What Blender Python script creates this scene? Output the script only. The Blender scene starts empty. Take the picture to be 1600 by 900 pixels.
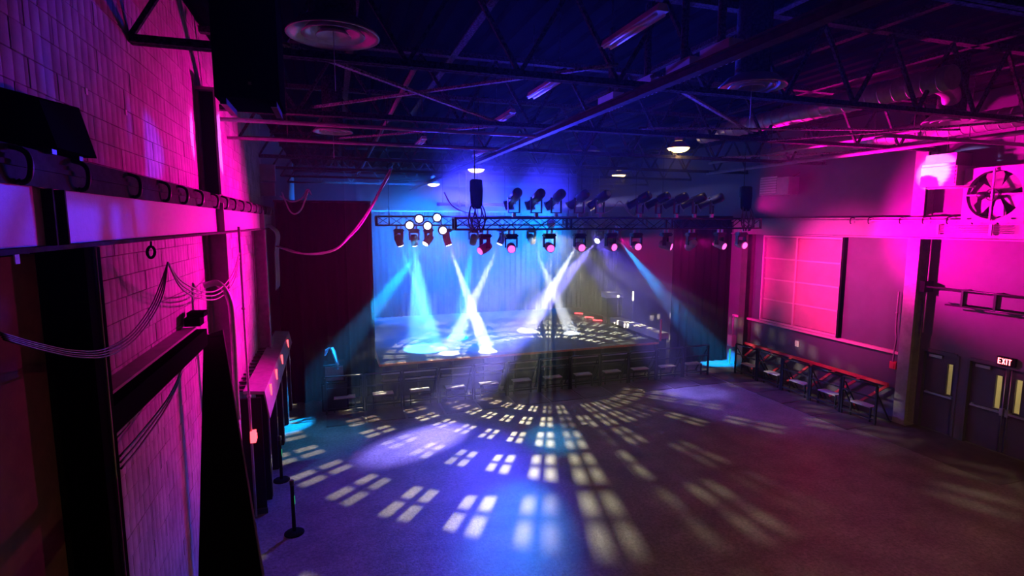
import bpy, bmesh, math, random
from mathutils import Vector, Matrix, Quaternion
random.seed(7)
sc = bpy.context.scene
COL = sc.collection

# ------------------------------------------------------------------ camera
F = 842.0
TH = math.atan(102 / F)
PS = math.atan(280 * math.cos(TH) / F)
EYE = Vector((0, 0, 5.5))
FW = Vector((math.sin(PS) * math.cos(TH), math.cos(PS) * math.cos(TH), -math.sin(TH)))
RT = Vector((math.cos(PS), -math.sin(PS), 0))
UP = RT.cross(FW)
cam_d = bpy.data.cameras.new('camera')
cam_d.sensor_width = 36
cam_d.lens = F / 1600 * 36
cam_d.clip_end = 200
cam = bpy.data.objects.new('camera', cam_d)
COL.objects.link(cam)
cam.matrix_world = Matrix(((RT.x, UP.x, -FW.x, EYE.x), (RT.y, UP.y, -FW.y, EYE.y), (RT.z, UP.z, -FW.z, EYE.z), (0, 0, 0, 1)))
sc.camera = cam


def ray(x, y):
    return RT * (x - 800) + UP * (450 - y) + FW * F


def onz(x, y, z=0.0):
    d = ray(x, y)
    return EYE + d * ((z - EYE.z) / d.z)


def onx(x, y, X):
    d = ray(x, y)
    return EYE + d * (X / d.x)


def ony(x, y, Y):
    d = ray(x, y)
    return EYE + d * (Y / d.y)


def proj(p):
    v = Vector(p) - EYE
    z = v.dot(FW)
    if z < 0.1:
        return None
    return 800 + F * v.dot(RT) / z, 450 - F * v.dot(UP) / z


# ------------------------------------------------------------------ world, exposure, render options
w = bpy.data.worlds.new('world')
sc.world = w
w.use_nodes = True
w.node_tree.nodes['Background'].inputs[0].default_value = (0.004, 0.003, 0.008, 1)
w.node_tree.nodes['Background'].inputs[1].default_value = 0.0
sc.view_settings.view_transform = 'Standard'
sc.view_settings.look = 'None'
sc.view_settings.exposure = 0.0
sc.view_settings.gamma = 1
sc.view_settings.use_curve_mapping = False
cy = sc.cycles
cy.use_denoising = True
cy.max_bounces = 4
cy.diffuse_bounces = 2
cy.glossy_bounces = 2
cy.transmission_bounces = 3
cy.transparent_max_bounces = 6
cy.volume_bounces = 0
cy.sample_clamp_indirect = 4
cy.sample_clamp_direct = 40
cy.caustics_reflective = False
cy.caustics_refractive = False

# ------------------------------------------------------------------ light colours and the helper for stage lamps
MAG = (1.0, 0.0, 0.42)
PINK = (1.0, 0.02, 0.36)
BLUE = (0.03, 0.03, 1.0)
CYAN = (0.0, 0.35, 1.0)
AQUA = (0.15, 0.75, 1.0)
LAV = (0.24, 0.20, 1.0)
WHITE = (0.85, 0.92, 1.0)
WARM = (1.0, 0.55, 0.18)
PALE = (1.0, 0.93, 0.62)


def spot(pos, target, color, power, angle, blend=0.3, radius=0.05):
    d = bpy.data.lights.new('stage_beam', 'SPOT')
    d.color = color
    d.energy = power
    d.spot_size = math.radians(angle)
    d.spot_blend = blend
    d.shadow_soft_size = radius
    o = bpy.data.objects.new('stage_beam', d)
    COL.objects.link(o)
    o.location = pos
    o.rotation_euler = (Vector(target) - Vector(pos)).to_track_quat('-Z', 'Y').to_euler()
    return o


def point(pos, color, power, radius=0.1):
    d = bpy.data.lights.new('lamp_light', 'POINT')
    d.color = color
    d.energy = power
    d.shadow_soft_size = radius
    o = bpy.data.objects.new('lamp_light', d)
    COL.objects.link(o)
    o.location = pos
    return o


# ------------------------------------------------------------------ materials
def mat(name, col, rough=0.6, metal=0.0, noise=0.0, nscale=6.0, bump=0.0, bscale=40.0, emit=None, estr=0.0, col2=None, spec=0.4):
    m = bpy.data.materials.new(name)
    m.use_nodes = True
    nt = m.node_tree
    b = nt.nodes['Principled BSDF']
    b.inputs['Base Color'].default_value = (*col, 1)
    b.inputs['Roughness'].default_value = rough
    b.inputs['Metallic'].default_value = metal
    b.inputs['Specular IOR Level'].default_value = spec
    if emit:
        b.inputs['Emission Color'].default_value = (*emit, 1)
        b.inputs['Emission Strength'].default_value = estr
    if noise or bump or col2:
        g = nt.nodes.new('ShaderNodeNewGeometry')
        n = nt.nodes.new('ShaderNodeTexNoise')
        n.inputs['Scale'].default_value = nscale
        n.inputs['Detail'].default_value = 6
        n.inputs['Roughness'].default_value = 0.65
        nt.links.new(g.outputs['Position'], n.inputs['Vector'])
        r = nt.nodes.new('ShaderNodeValToRGB')
        a = [max(0, c * (1 - noise)) for c in col]
        z = list(col2) if col2 else [min(1, c * (1 + noise)) for c in col]
        r.color_ramp.elements[0].position = 0.35
        r.color_ramp.elements[1].position = 0.68
        r.color_ramp.elements[0].color = (*a, 1)
        r.color_ramp.elements[1].color = (*z, 1)
        nt.links.new(n.outputs['Fac'], r.inputs['Fac'])
        nt.links.new(r.outputs['Color'], b.inputs['Base Color'])
        if bump:
            n2 = nt.nodes.new('ShaderNodeTexNoise')
            n2.inputs['Scale'].default_value = bscale
            n2.inputs['Detail'].default_value = 4
            nt.links.new(g.outputs['Position'], n2.inputs['Vector'])
            bp = nt.nodes.new('ShaderNodeBump')
            bp.inputs['Strength'].default_value = bump
            bp.inputs['Distance'].default_value = 0.02
            nt.links.new(n2.outputs['Fac'], bp.inputs['Height'])
            nt.links.new(bp.outputs['Normal'], b.inputs['Normal'])
    return m


def emission(name, col, strength):
    return mat(name, (0.02, 0.02, 0.02), 0.4, emit=col, estr=strength)


def ribbed_block_material():
    m = mat('scored_block', (0.30, 0.28, 0.30), 0.8, noise=0.28, nscale=2.2)
    nt = m.node_tree
    b = nt.nodes['Principled BSDF']
    g = nt.nodes.new('ShaderNodeNewGeometry')
    wv = nt.nodes.new('ShaderNodeTexWave')
    wv.bands_direction = 'Y'
    wv.inputs['Scale'].default_value = 2.35
    wv.inputs['Distortion'].default_value = 0.0
    nt.links.new(g.outputs['Position'], wv.inputs['Vector'])
    pw = nt.nodes.new('ShaderNodeMath')
    pw.operation = 'POWER'
    pw.inputs[1].default_value = 0.35
    nt.links.new(wv.outputs['Fac'], pw.inputs[0])
    bp = nt.nodes.new('ShaderNodeBump')
    bp.inputs['Strength'].default_value = 0.9
    bp.inputs['Distance'].default_value = 0.012
    nt.links.new(pw.outputs[0], bp.inputs['Height'])
    nt.links.new(bp.outputs['Normal'], b.inputs['Normal'])
    return m


def glass_material():
    m = bpy.data.materials.new('clear_glass')
    m.use_nodes = True
    nt = m.node_tree
    nt.nodes.clear()
    o = nt.nodes.new('ShaderNodeOutputMaterial')
    t = nt.nodes.new('ShaderNodeBsdfTransparent')
    t.inputs[0].default_value = (0.9, 0.92, 0.88, 1)
    gl = nt.nodes.new('ShaderNodeBsdfGlossy')
    gl.inputs['Roughness'].default_value = 0.05
    mx = nt.nodes.new('ShaderNodeMixShader')
    mx.inputs[0].default_value = 0.08
    nt.links.new(t.outputs[0], mx.inputs[1])
    nt.links.new(gl.outputs[0], mx.inputs[2])
    nt.links.new(mx.outputs[0], o.inputs['Surface'])
    return m


M = dict(
    floor=mat('worn_concrete', (0.15, 0.135, 0.13), 0.45, noise=0.35, nscale=1.1, bump=0.25, bscale=28),
    strip=mat('dark_brown_tone', (0.07, 0.05, 0.05), 0.5, noise=0.35, nscale=3),
    mortar=mat('mortar', (0.24, 0.22, 0.24), 0.9),
    block=ribbed_block_material(),
    wallr=mat('charcoal_wall_paint', (0.10, 0.085, 0.115), 0.55, noise=0.12, nscale=1.3),
    black=mat('black_paint', (0.008, 0.008, 0.009), 0.95, spec=0.0),
    blackm=mat('black_metal', (0.02, 0.02, 0.023), 0.35, metal=0.3, spec=0.5),
    drape=mat('black_velour', (0.003, 0.0028, 0.0035), 1.0, spec=0.0),
    backdrop=mat('dark_blue_grey_curtain', (0.005, 0.006, 0.008), 1.0, spec=0.0),
    beam=mat('peeling_painted_steel', (0.34, 0.31, 0.34), 0.5, noise=0.0, nscale=14, col2=(0.30, 0.27, 0.30), bump=0.2, bscale=60),
    cobweb=mat('dust_covered_rod', (0.10, 0.095, 0.10), 0.9, col2=(0.55, 0.53, 0.55), noise=0.7, nscale=34, spec=0.0),
    darksteel=mat('dark_painted_steel', (0.05, 0.043, 0.05), 0.8, noise=0.3, nscale=9, spec=0.03),
    steel=mat('painted_steel', (0.30, 0.27, 0.29), 0.45, noise=0.2, nscale=6),
    dust=mat('dusty_black_steel', (0.008, 0.008, 0.009), 0.8, col2=(0.10, 0.095, 0.10), noise=0.3, nscale=26, spec=0.0),
    galv=mat('galvanised_metal', (0.55, 0.53, 0.55), 0.32, metal=0.45, noise=0.15, nscale=10),
    alu=mat('aluminium', (0.5, 0.5, 0.52), 0.3, metal=0.9),
    deckroof=mat('black_roof_deck', (0.004, 0.004, 0.005), 0.95, noise=0.3, nscale=5, spec=0.0),
    white=mat('off_white_enamel', (0.75, 0.73, 0.74), 0.4, noise=0.05, nscale=5),
    grey=mat('grey_enamel', (0.4, 0.38, 0.4), 0.5, noise=0.12, nscale=5),
    stage=mat('black_stage_deck', (0.075, 0.08, 0.088), 0.5, noise=0.2, nscale=3),
    wood=mat('orange_wood_edge', (0.55, 0.24, 0.10), 0.5, noise=0.2, nscale=9),
    cream=mat('cream_plaster', (0.85, 0.78, 0.55), 0.8),
    glass=glass_material(),
    door=mat('dark_door_paint', (0.07, 0.06, 0.08), 0.45, noise=0.1, nscale=3),
    frame=mat('door_frame_paint', (0.08, 0.07, 0.09), 0.5),
    redrail=mat('red_painted_rail', (0.75, 0.05, 0.08), 0.4),
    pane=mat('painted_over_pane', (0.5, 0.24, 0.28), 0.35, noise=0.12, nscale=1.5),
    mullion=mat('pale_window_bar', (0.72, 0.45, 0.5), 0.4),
    cable=mat('black_rubber_cable', (0.05, 0.045, 0.055), 0.45),
    cablep=mat('pale_grey_cable', (0.5, 0.47, 0.5), 0.5),
    cloth=mat('blue_lit_cloth', (0.35, 0.62, 0.8), 0.9),  # blue stage light painted into the cloth colour
    brown=mat('warm_lit_plaster', (0.11, 0.07, 0.03), 0.85, noise=0.3, nscale=4),  # warm light painted into the base colour
    lens_pink=emission('lit_pink_lens', (1.0, 0.10, 0.5), 2.4),
    lens_white=emission('lit_white_lens', (0.75, 0.9, 1.0), 26.0),
    lens_dark=mat('dark_lens', (0.02, 0.02, 0.05), 0.08, spec=0.8),
    dome=emission('lit_warm_dome', (1.0, 0.66, 0.22), 9.0),
    exitred=emission('lit_red_letter', (1.0, 0.10, 0.12), 9.0),
    led=emission('lit_red_led', (1.0, 0.05, 0.07), 5.0),
    ledwhite=emission('lit_small_lamp', (1.0, 0.85, 0.6), 8.0),
    green=emission('green_indicator', (0.05, 0.8, 0.35), 0.5),
    mirror=mat('mirror_facets', (0.8, 0.8, 0.85), 0.08, metal=1.0),
    tag=mat('white_paper_tag', (0.7, 0.68, 0.7), 0.7),
    sticker=mat('yellowed_sticker', (0.30, 0.24, 0.16), 0.7),
    tube=mat('unlit_fluorescent_tube', (0.8, 0.75, 0.8), 0.25),
)

# the concrete also has fine grain and small dark scuffs
nt = M['floor'].node_tree
ramp = [n for n in nt.nodes if n.type == 'VALTORGB'][0]
geo = [n for n in nt.nodes if n.type == 'NEW_GEOMETRY'][0]
fine = nt.nodes.new('ShaderNodeTexNoise')
fine.inputs['Scale'].default_value = 16
fine.inputs['Detail'].default_value = 8
fine.inputs['Roughness'].default_value = 0.8
fr = nt.nodes.new('ShaderNodeValToRGB')
fr.color_ramp.elements[0].position = 0.38
fr.color_ramp.elements[0].color = (0.45, 0.45, 0.45, 1)
fr.color_ramp.elements[1].position = 0.62
fr.color_ramp.elements[1].color = (1.25, 1.25, 1.25, 1)
mixf = nt.nodes.new('ShaderNodeMix')
mixf.data_type = 'RGBA'
mixf.blend_type = 'MULTIPLY'
mixf.inputs[0].default_value = 1.0
nt.links.new(geo.outputs['Position'], fine.inputs['Vector'])
nt.links.new(fine.outputs['Fac'], fr.inputs['Fac'])
nt.links.new(ramp.outputs['Color'], mixf.inputs[6])
nt.links.new(fr.outputs['Color'], mixf.inputs[7])
nt.links.new(mixf.outputs[2], nt.nodes['Principled BSDF'].inputs['Base Color'])


# ------------------------------------------------------------------ mesh builder
class MB:
    def __init__(self):
        self.bm = bmesh.new()

    def box(self, a, b, rot=None, pivot=None):
        x0, y0, z0 = [min(p, q) for p, q in zip(a, b)]
        x1, y1, z1 = [max(p, q) for p, q in zip(a, b)]
        pts = [Vector(p) for p in ((x0, y0, z0), (x1, y0, z0), (x1, y1, z0), (x0, y1, z0), (x0, y0, z1), (x1, y0, z1), (x1, y1, z1), (x0, y1, z1))]
        if rot is not None:
            pv = Vector(pivot) if pivot is not None else sum(pts, Vector()) / 8
            pts = [pv + rot @ (p - pv) for p in pts]
        v = [self.bm.verts.new(p) for p in pts]
        for f in ((0, 3, 2, 1), (4, 5, 6, 7), (0, 1, 5, 4), (1, 2, 6, 5), (2, 3, 7, 6), (3, 0, 4, 7)):
            self.bm.faces.new([v[i] for i in f])
        return self

    def hexa(self, pts):
        v = [self.bm.verts.new(p) for p in pts]
        for f in ((0, 3, 2, 1), (4, 5, 6, 7), (0, 1, 5, 4), (1, 2, 6, 5), (2, 3, 7, 6), (3, 0, 4, 7)):
            self.bm.faces.new([v[i] for i in f])
        return self

    def tube(self, pts, r, n=8, caps=True):
        pts = [Vector(p) for p in pts]
        rs = r if isinstance(r, (list, tuple)) else [r] * len(pts)
        rings = []
        ref = None
        for i, p in enumerate(pts):
            t = (pts[min(i + 1, len(pts) - 1)] - pts[max(i - 1, 0)])
            t = t.normalized() if t.length > 1e-9 else Vector((0, 0, 1))
            if ref is None:
                ref = t.orthogonal().normalized()
            ref = (ref - t * ref.dot(t))
            ref = ref.normalized() if ref.length > 1e-6 else t.orthogonal().normalized()
            bi = t.cross(ref)
            rings.append([self.bm.verts.new(p + (ref * math.cos(2 * math.pi * k / n) + bi * math.sin(2 * math.pi * k / n)) * rs[i]) for k in range(n)])
        for a, b in zip(rings, rings[1:]):
            for k in range(n):
                f = self.bm.faces.new((a[k], a[(k + 1) % n], b[(k + 1) % n], b[k]))
                f.smooth = True
        if caps:
            self.bm.faces.new(rings[0][::-1])
            self.bm.faces.new(rings[-1])
        return self

    def lathe(self, prof, origin=(0, 0, 0), axis=(0, 0, 1), n=20, smooth=True, caps=True):
        o = Vector(origin)
        ax = Vector(axis).normalized()
        u = ax.orthogonal().normalized()
        v = ax.cross(u)
        rings = []
        for r, h in prof:
            rings.append([self.bm.verts.new(o + ax * h + (u * math.cos(2 * math.pi * k / n) + v * math.sin(2 * math.pi * k / n)) * max(r, 1e-4)) for k in range(n)])
        for a, b in zip(rings, rings[1:]):
            for k in range(n):
                f = self.bm.faces.new((a[k], a[(k + 1) % n], b[(k + 1) % n], b[k]))
                f.smooth = smooth
        if caps:
            self.bm.faces.new(rings[0][::-1])
            self.bm.faces.new(rings[-1])
        return self

    def bar(self, a, b, wd, ht=None):
        """a rectangular bar from a to b"""
        a, b = Vector(a), Vector(b)
        ht = ht or wd
        t = (b - a).normalized()
        s = t.cross(Vector((0, 0, 1)))
        s = s.normalized() if s.length > 1e-5 else Vector((1, 0, 0))
        u = s.cross(t)
        s, u = s * wd / 2, u * ht / 2
        return self.hexa([a - s - u, a + s - u, b + s - u, b - s - u, a - s + u, a + s + u, b + s + u, b - s + u])

    def mesh(self, name, material, shift=Vector()):
        bmesh.ops.recalc_face_normals(self.bm, faces=self.bm.faces)
        if shift.length:
            bmesh.ops.translate(self.bm, verts=self.bm.verts, vec=-shift)
        me = bpy.data.meshes.new(name)
        self.bm.to_mesh(me)
        self.bm.free()
        me.materials.append(M[material] if isinstance(material, str) else material)
        return me


def root_loc(p):
    v = Vector()
    while p is not None:
        v += p.location
        p = p.parent
    return v


def part(name, mb, material, parent, label=None):
    """mesh given in world coordinates (or in the thing's own frame while it stands at the origin)"""
    o = bpy.data.objects.new(name, mb.mesh(name, material, root_loc(parent)))
    COL.objects.link(o)
    o.parent = parent
    if label:
        o['label'] = label
    return o


def piece(name, me, loc, parent, rot=None):
    o = bpy.data.objects.new(name, me)
    COL.objects.link(o)
    o.parent = parent
    o.location = Vector(loc) - root_loc(parent)
    if rot is not None:
        o.rotation_mode = 'QUATERNION'
        o.rotation_quaternion = rot
    return o


def tag(o, label, cat, group=None, kind=None):
    o['label'] = label
    o['category'] = cat
    if group:
        o['group'] = group
    if kind:
        o['kind'] = kind
    return o


def thing(name, label, cat, loc=(0, 0, 0), group=None):
    o = bpy.data.objects.new(name, None)
    o.empty_display_size = 0.1
    COL.objects.link(o)
    o.location = loc
    return tag(o, label, cat, group)


def solo(name, mb, material, label, cat, loc=(0, 0, 0), group=None):
    o = bpy.data.objects.new(name, mb.mesh(name, material, Vector(loc)))
    o.location = loc
    COL.objects.link(o)
    return tag(o, label, cat, group)


def structure(name, mb, material, label, cat, parent=None):
    o = bpy.data.objects.new(name, mb.mesh(name, material))
    COL.objects.link(o)
    if parent:
        o.parent = parent
    else:
        tag(o, label, cat, kind='structure')
    return o


def copy_tree(o, parent=None):
    c = o.copy()
    COL.objects.link(c)
    if parent is not None:
        c.parent = parent
    for ch in o.children:
        copy_tree(ch, c)
    return c


def sag(a, b, drop, n=14):
    a, b = Vector(a), Vector(b)
    return [a.lerp(b, i / n) - Vector((0, 0, drop * 4 * (i / n) * (1 - i / n))) for i in range(n + 1)]


def smooth_path(pts, n=6):
    """Catmull-Rom through points"""
    P = [Vector(p) for p in pts]
    P = [P[0] * 2 - P[1]] + P + [P[-1] * 2 - P[-2]]
    out = []
    for i in range(1, len(P) - 2):
        for k in range(n):
            t = k / n
            out.append(0.5 * ((2 * P[i]) + (P[i + 1] - P[i - 1]) * t + (2 * P[i - 1] - 5 * P[i] + 4 * P[i + 1] - P[i + 2]) * t * t + (3 * P[i] - P[i - 1] - 3 * P[i + 1] + P[i + 2]) * t ** 3))
    out.append(P[-2])
    return out


# ================================================================== THE SETTING
XL, XR = -1.9, 14.95
YB, YF = 32.0, -4.0
ZC = 8.7
structure('floor', MB().box((XL - 0.6, YF, -0.2), (XR + 0.35, YB + 0.3, 0)), 'floor', 'worn grey concrete floor of the hall', 'floor')
structure('trim_1', MB().box((13.15, 7.0, 0), (XR, 16.2, 0.006)), 'strip', 'dark brown floor border running along the right wall', 'floor strip')  # floor set darker in a strip by the right wall
wl = structure('wall_left', MB().box((XL - 0.35, YF, 0), (XL - 0.03, YB, ZC)), 'mortar', 'scored concrete block wall on the left lit magenta', 'wall')
structure('wall_back', MB().box((XL - 0.3, YB, 0), (XR + 0.3, YB + 0.3, ZC)), 'black', 'black rear wall behind the stage', 'wall')
# right wall with three door openings (one single, one double)
D1 = (9.10, 10.02)
D2 = (7.22, 8.92)
DH = 2.14
mb = MB()
X0, X1 = XR, XR + 0.3
mb.box((X0, D1[1], 0), (X1, YB, ZC)).box((X0, D2[1], 0), (X1, D1[0], ZC)).box((X0, YF, 0), (X1, D2[0], ZC))
mb.box((X0, D1[0], DH), (X1, D1[1], ZC)).box((X0, D2[0], DH), (X1, D2[1], ZC))
structure('wall_right', mb, 'wallr', 'charcoal painted wall on the right washed in magenta light', 'wall')
# corrugated roof deck
mb = MB()
prof = []
x = XL - 0.3
while x < XR + 0.4:
    for dx, dz in ((0, 0), (0.16, 0), (0.20, 0.07), (0.36, 0.07)):
        prof.append((x + dx, ZC - 0.1 + dz))
    x += 0.40
lo = [[mb.bm.verts.new((px, yy, pz)) for px, pz in prof] for yy in (YF, YB + 0.3)]
hi = [[mb.bm.verts.new((px, yy, ZC + 0.15)) for px, pz in (prof[0], prof[-1])] for yy in (YF, YB + 0.3)]
for i in range(len(prof) - 1):
    mb.bm.faces.new((lo[0][i], lo[0][i + 1], lo[1][i + 1], lo[1][i]))
mb.bm.faces.new((hi[0][0], hi[1][0], hi[1][1], hi[0][1]))
mb.bm.faces.new((lo[0][0], lo[1][0], hi[1][0], hi[0][0]))
mb.bm.faces.new((lo[0][-1], hi[0][1], hi[1][1], lo[1][-1]))
structure('ceiling', mb, 'deckroof', 'black corrugated metal roof deck', 'ceiling')

# concrete blocks of the left wall: the 300 that show largest are single pieces
bw, bh = 0.40, 0.20
blk = MB().box((-0.03, -bw / 2 + 0.002, -bh / 2 + 0.002), (0.0, bw / 2 - 0.002, bh / 2 - 0.002))
bmesh.ops.bevel(blk.bm, geom=[e for e in blk.bm.edges], offset=0.004, segments=1, affect='EDGES')
bme = blk.mesh('block', 'block')
cells = []
for r in range(2, 43):
    for c in range(-2, 48):
        y = 3.2 + c * bw + (bw / 2 if r % 2 else 0)
        z = r * bh + bh / 2
        if y > 17.4 or z > ZC - 0.2:
            continue
        q = proj((XL, y, z))
        vis = q is not None and -60 < q[0] < 460 and -60 < q[1] < 960 and not (5.3 < z < 5.9)
        d = (Vector((XL, y, z)) - EYE).length
        cells.append((0 if vis and y > 4.0 else 1, d, y, z))
cells.sort()
for k, (v_, d, y, z) in enumerate(cells[:300]):
    piece('block', bme, (XL + random.uniform(-0.003, 0.003), y, z), wl)
mb = MB()
for (v_, d, y, z) in cells[300:]:
    j = random.uniform(-0.003, 0.003)
    mb.box((XL - 0.031, y - bw / 2 + 0.002, z - bh / 2 + 0.002), (XL + j, y + bw / 2 - 0.002, z + bh / 2 - 0.002))
o = part('block_courses', mb, 'block', wl)
o['kind'] = 'stuff'

# plaster wall left of the black column; its brown stands in for warm light
structure('wall_near_left', MB().box((XL - 0.02, -1.0, 0), (XL + 0.06, 4.28, 5.3)), 'brown', 'narrow plaster wall strip with warm light put into its brown, beside the near black column', 'wall')


# ------------------------------------------------------------------ I-section helpers
def i_beam(parent, x, y0, y1, z0, z1, width, tf=0.035, tw=0.03, material='beam', flange=None):
    flange = flange or material
    part('bottom_flange', MB().box((x - width / 2, y0, z0), (x + width / 2, y1, z0 + tf)), flange, parent)
    part('top_flange', MB().box((x - width / 2, y0, z1 - tf), (x + width / 2, y1, z1)), flange, parent)
    part('web', MB().box((x - tw / 2, y0, z0 + tf), (x + tw / 2, y1, z1 - tf)), material, parent)


def h_column(label, x0, x1, y0, y1, z0, z1, material):
    """H column: flanges in planes of constant x, web between"""
    t = thing('steel_column', label, 'column', ((x0 + x1) / 2, (y0 + y1) / 2, z0))
    tf = 0.03
    part('flange', MB().box((x0, y0, z0), (x0 + tf, y1, z1)), material, t)
    part('flange', MB().box((x1 - tf, y0, z0), (x1, y1, z1)), material, t)
    ym = (y0 + y1) / 2
    part('web', MB().box((x0 + tf, ym - 0.015, z0), (x1 - tf, ym + 0.015, z1)), material, t)
    part('base_plate', MB().box((x0 - 0.005, y0 - 0.03, z0), (x1 + 0.04, y1 + 0.03, z0 + 0.025)), material, t)
    return t


# ------------------------------------------------------------------ left side steel
BZ0, BZ1 = 5.33, 5.84
bl = thing('crane_beam', 'long painted steel crane beam with peeling paint along the left wall', 'beam', (-1.73, 2.0, BZ0))
i_beam(bl, -1.73, 2.0, 17.2, BZ0, BZ1, 0.20, 0.03, 0.06, 'beam', 'darksteel')
part('crane_rail', MB().box((-1.80, 2.0, BZ1), (-1.66, 17.2, BZ1 + 0.09)), 'darksteel', bl)
part('rail_web', MB().box((-1.66, 2.0, BZ1 - 0.13), (-1.645, 17.2, BZ1 + 0.03)), 'darksteel', bl)
part('stiffener', MB().box((-1.70, 4.10, BZ0 + 0.03), (-1.64, 4.12, BZ1 - 0.13)), 'darksteel', bl)
part('stiffener', MB().box((-1.70, 4.26, BZ0 + 0.03), (-1.64, 4.28, BZ1 - 0.13)), 'darksteel', bl)
part('stiffener', MB().box((-1.70, 4.12, BZ0 + 0.1), (-1.69, 4.26, BZ1 - 0.2)), 'darksteel', bl)
for ry in (9.42, 14.6):
    part('stiffener', MB().box((-1.71, ry, BZ0 + 0.035), (-1.60, ry + 0.03, BZ1 - 0.035)), 'beam', bl)
hk = MB()
hk.tube(smooth_path([(0.0, 0, 0.09), (0.13, 0, 0.06), (0.165, 0, 0.0), (0.155, 0, -0.09), (0.12, 0, -0.12), (0.10, 0, -0.11)], 4), 0.016, 6)
hme = hk.mesh('rail_clip', 'blackm')
for y in (3.72, 4.47, 5.53, 6.42, 7.14, 7.92, 8.9, 9.65, 10.43, 11.34, 12.3, 13.2, 14.1, 15.0, 15.9):
    piece('rail_clip', hme, (-1.74, y, BZ1 + 0.0), bl)

h_column('black steel column nearest the camera under the left crane beam', XL, -1.6, 4.36, 4.62, 0, BZ0, 'black')
h_column('second steel column on the left wall, lit magenta', XL, -1.6, 9.5, 9.76, 0, BZ0, 'steel')
t = thing('upper_column', 'steel column stub rising from left crane beam to the roof', 'column', (-1.8, 9.6, BZ1 + 0.1))
part('flange', MB().box((XL, 9.5, BZ1 + 0.1), (XL + 0.03, 9.76, 7.5)), 'steel', t)
part('flange', MB().box((-1.66, 9.5, BZ1 + 0.1), (-1.63, 9.76, 7.5)), 'steel', t)
part('web', MB().box((XL + 0.03, 9.61, BZ1 + 0.1), (-1.66, 9.64, 7.5)), 'black', t)
part('cap_plate', MB().box((XL, 9.46, 7.5), (-1.55, 9.8, 7.54)), 'steel', t)
h_column('farthest steel column on the left wall beside the cable bundle', XL, -1.6, 14.6, 14.86, 0, BZ0, 'steel')

# black ledge on the wall and the parapet below the camera
t = thing('wall_ledge', 'long black ledge board fixed to the block wall', 'ledge', (-1.75, 6, 3.93))
part('board', MB().box((XL, 4.62, 3.93), (-1.6, 7.75, 4.14)), 'black', t)
part('lit_top', MB().box((XL, 4.62, 4.14), (-1.72, 7.75, 4.165)), 'steel', t)  # lighter material stands in for light on the board's top face
A0, A1 = onz(318, 525, 3.85), onz(348, 515, 3.85)
B0, B1 = onz(310, 900, 3.85), onz(410, 900, 3.85)
B0 = A0 + (B0 - A0) * 1.5
B1 = A1 + (B1 - A1) * 1.5
t = thing('plank_rail', 'broad black plank rail seen from above at lower left', 'rail', ((A0.x + B0.x) / 2, (A0.y + B0.y) / 2, 0))
mb = MB()
mb.hexa([Vector((p.x, p.y, 3.79)) for p in (B0, B1, A1, A0)] + [Vector((p.x, p.y, 3.85)) for p in (B0, B1, A1, A0)])
part('plank', mb, 'black', t)
part('edge_highlight', MB().bar(B1 + Vector((0.004, 0, -0.01)), A1 + Vector((0.004, 0, -0.01)), 0.012, 0.02), 'steel', t)  # pale strip stands in for the highlight along the plank edge
for k in (0.12, 0.5, 0.9):
    p = A0.lerp(B0, k).lerp(A1.lerp(B1, k), 0.5)
    part('post', MB().box((p.x - 0.04, p.y - 0.04, 0), (p.x + 0.04, p.y + 0.04, 3.79)), 'black', t)
t = thing('wall_clamp_box', 'small black junction box where ledge meets parapet', 'junction box', (-1.78, 7.9, 4.18))
part('body', MB().box((-1.86, 7.78, 4.17), (-1.68, 8.02, 4.28)), 'black', t)
part('lid', MB().box((-1.84, 7.84, 4.28), (-1.64, 8.08, 4.34)), 'black', t)

# flat black monitor speaker above the beam
t = thing('wedge_speaker', 'black wedge speaker standing on the left crane beam', 'speaker', (-1.7, 4.3, BZ1 + 0.09))
mb = MB()
mb.hexa([(-1.86, 4.02, 5.95), (-1.56, 4.02, 5.95), (-1.56, 4.60, 5.95), (-1.86, 4.60, 5.95), (-1.86, 4.06, 6.30), (-1.66, 4.10, 6.24), (-1.66, 4.66, 6.30), (-1.86, 4.64, 6.34)])
part('cabinet', mb, 'black', t)
part('foot_bar', MB().box((-1.8, 4.1, BZ1 + 0.08), (-1.62, 4.16, 5.95)), 'blackm', t)
part('foot_bar', MB().box((-1.8, 4.48, BZ1 + 0.08), (-1.62, 4.54, 5.95)), 'blackm', t)

# big hanging black loudspeaker cabinet
p0, p1 = ony(335, 150, 5.2), ony(437, 150, 5.2)
hz = p0.z
t = thing('hanging_loudspeaker', 'big black loudspeaker cabinet hanging at upper left with small sticker', 'loudspeaker', ((p0.x + p1.x) / 2, 5.5, hz))
part('cabinet', MB().box((p0.x, 5.2, hz), (p1.x, 5.85, 8.0)), 'black', t)
part('grille', MB().box((p0.x + 0.02, 5.85, hz + 0.02), (p1.x - 0.02, 5.88, 7.98)), 'blackm', t)
s_ = ony(390, 130, 5.195)
part('sticker', MB().box((s_.x - 0.013, 5.193, s_.z - 0.013), (s_.x + 0.013, 5.2, s_.z + 0.013)), 'sticker', t)
part('base_rail', MB().box((p0.x + 0.03, 5.25, hz - 0.05), (p0.x + 0.08, 5.8, hz)), 'blackm', t)
part('base_rail', MB().box((p1.x - 0.08, 5.25, hz - 0.05), (p1.x - 0.03, 5.8, hz)), 'blackm', t)
for xx in (p0.x + 0.05, p1.x - 0.05):
    part('hanging_chain', MB().tube([(xx, 5.5, 8.0), (xx, 5.5, 8.62)], 0.015, 6), 'blackm', t)

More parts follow.
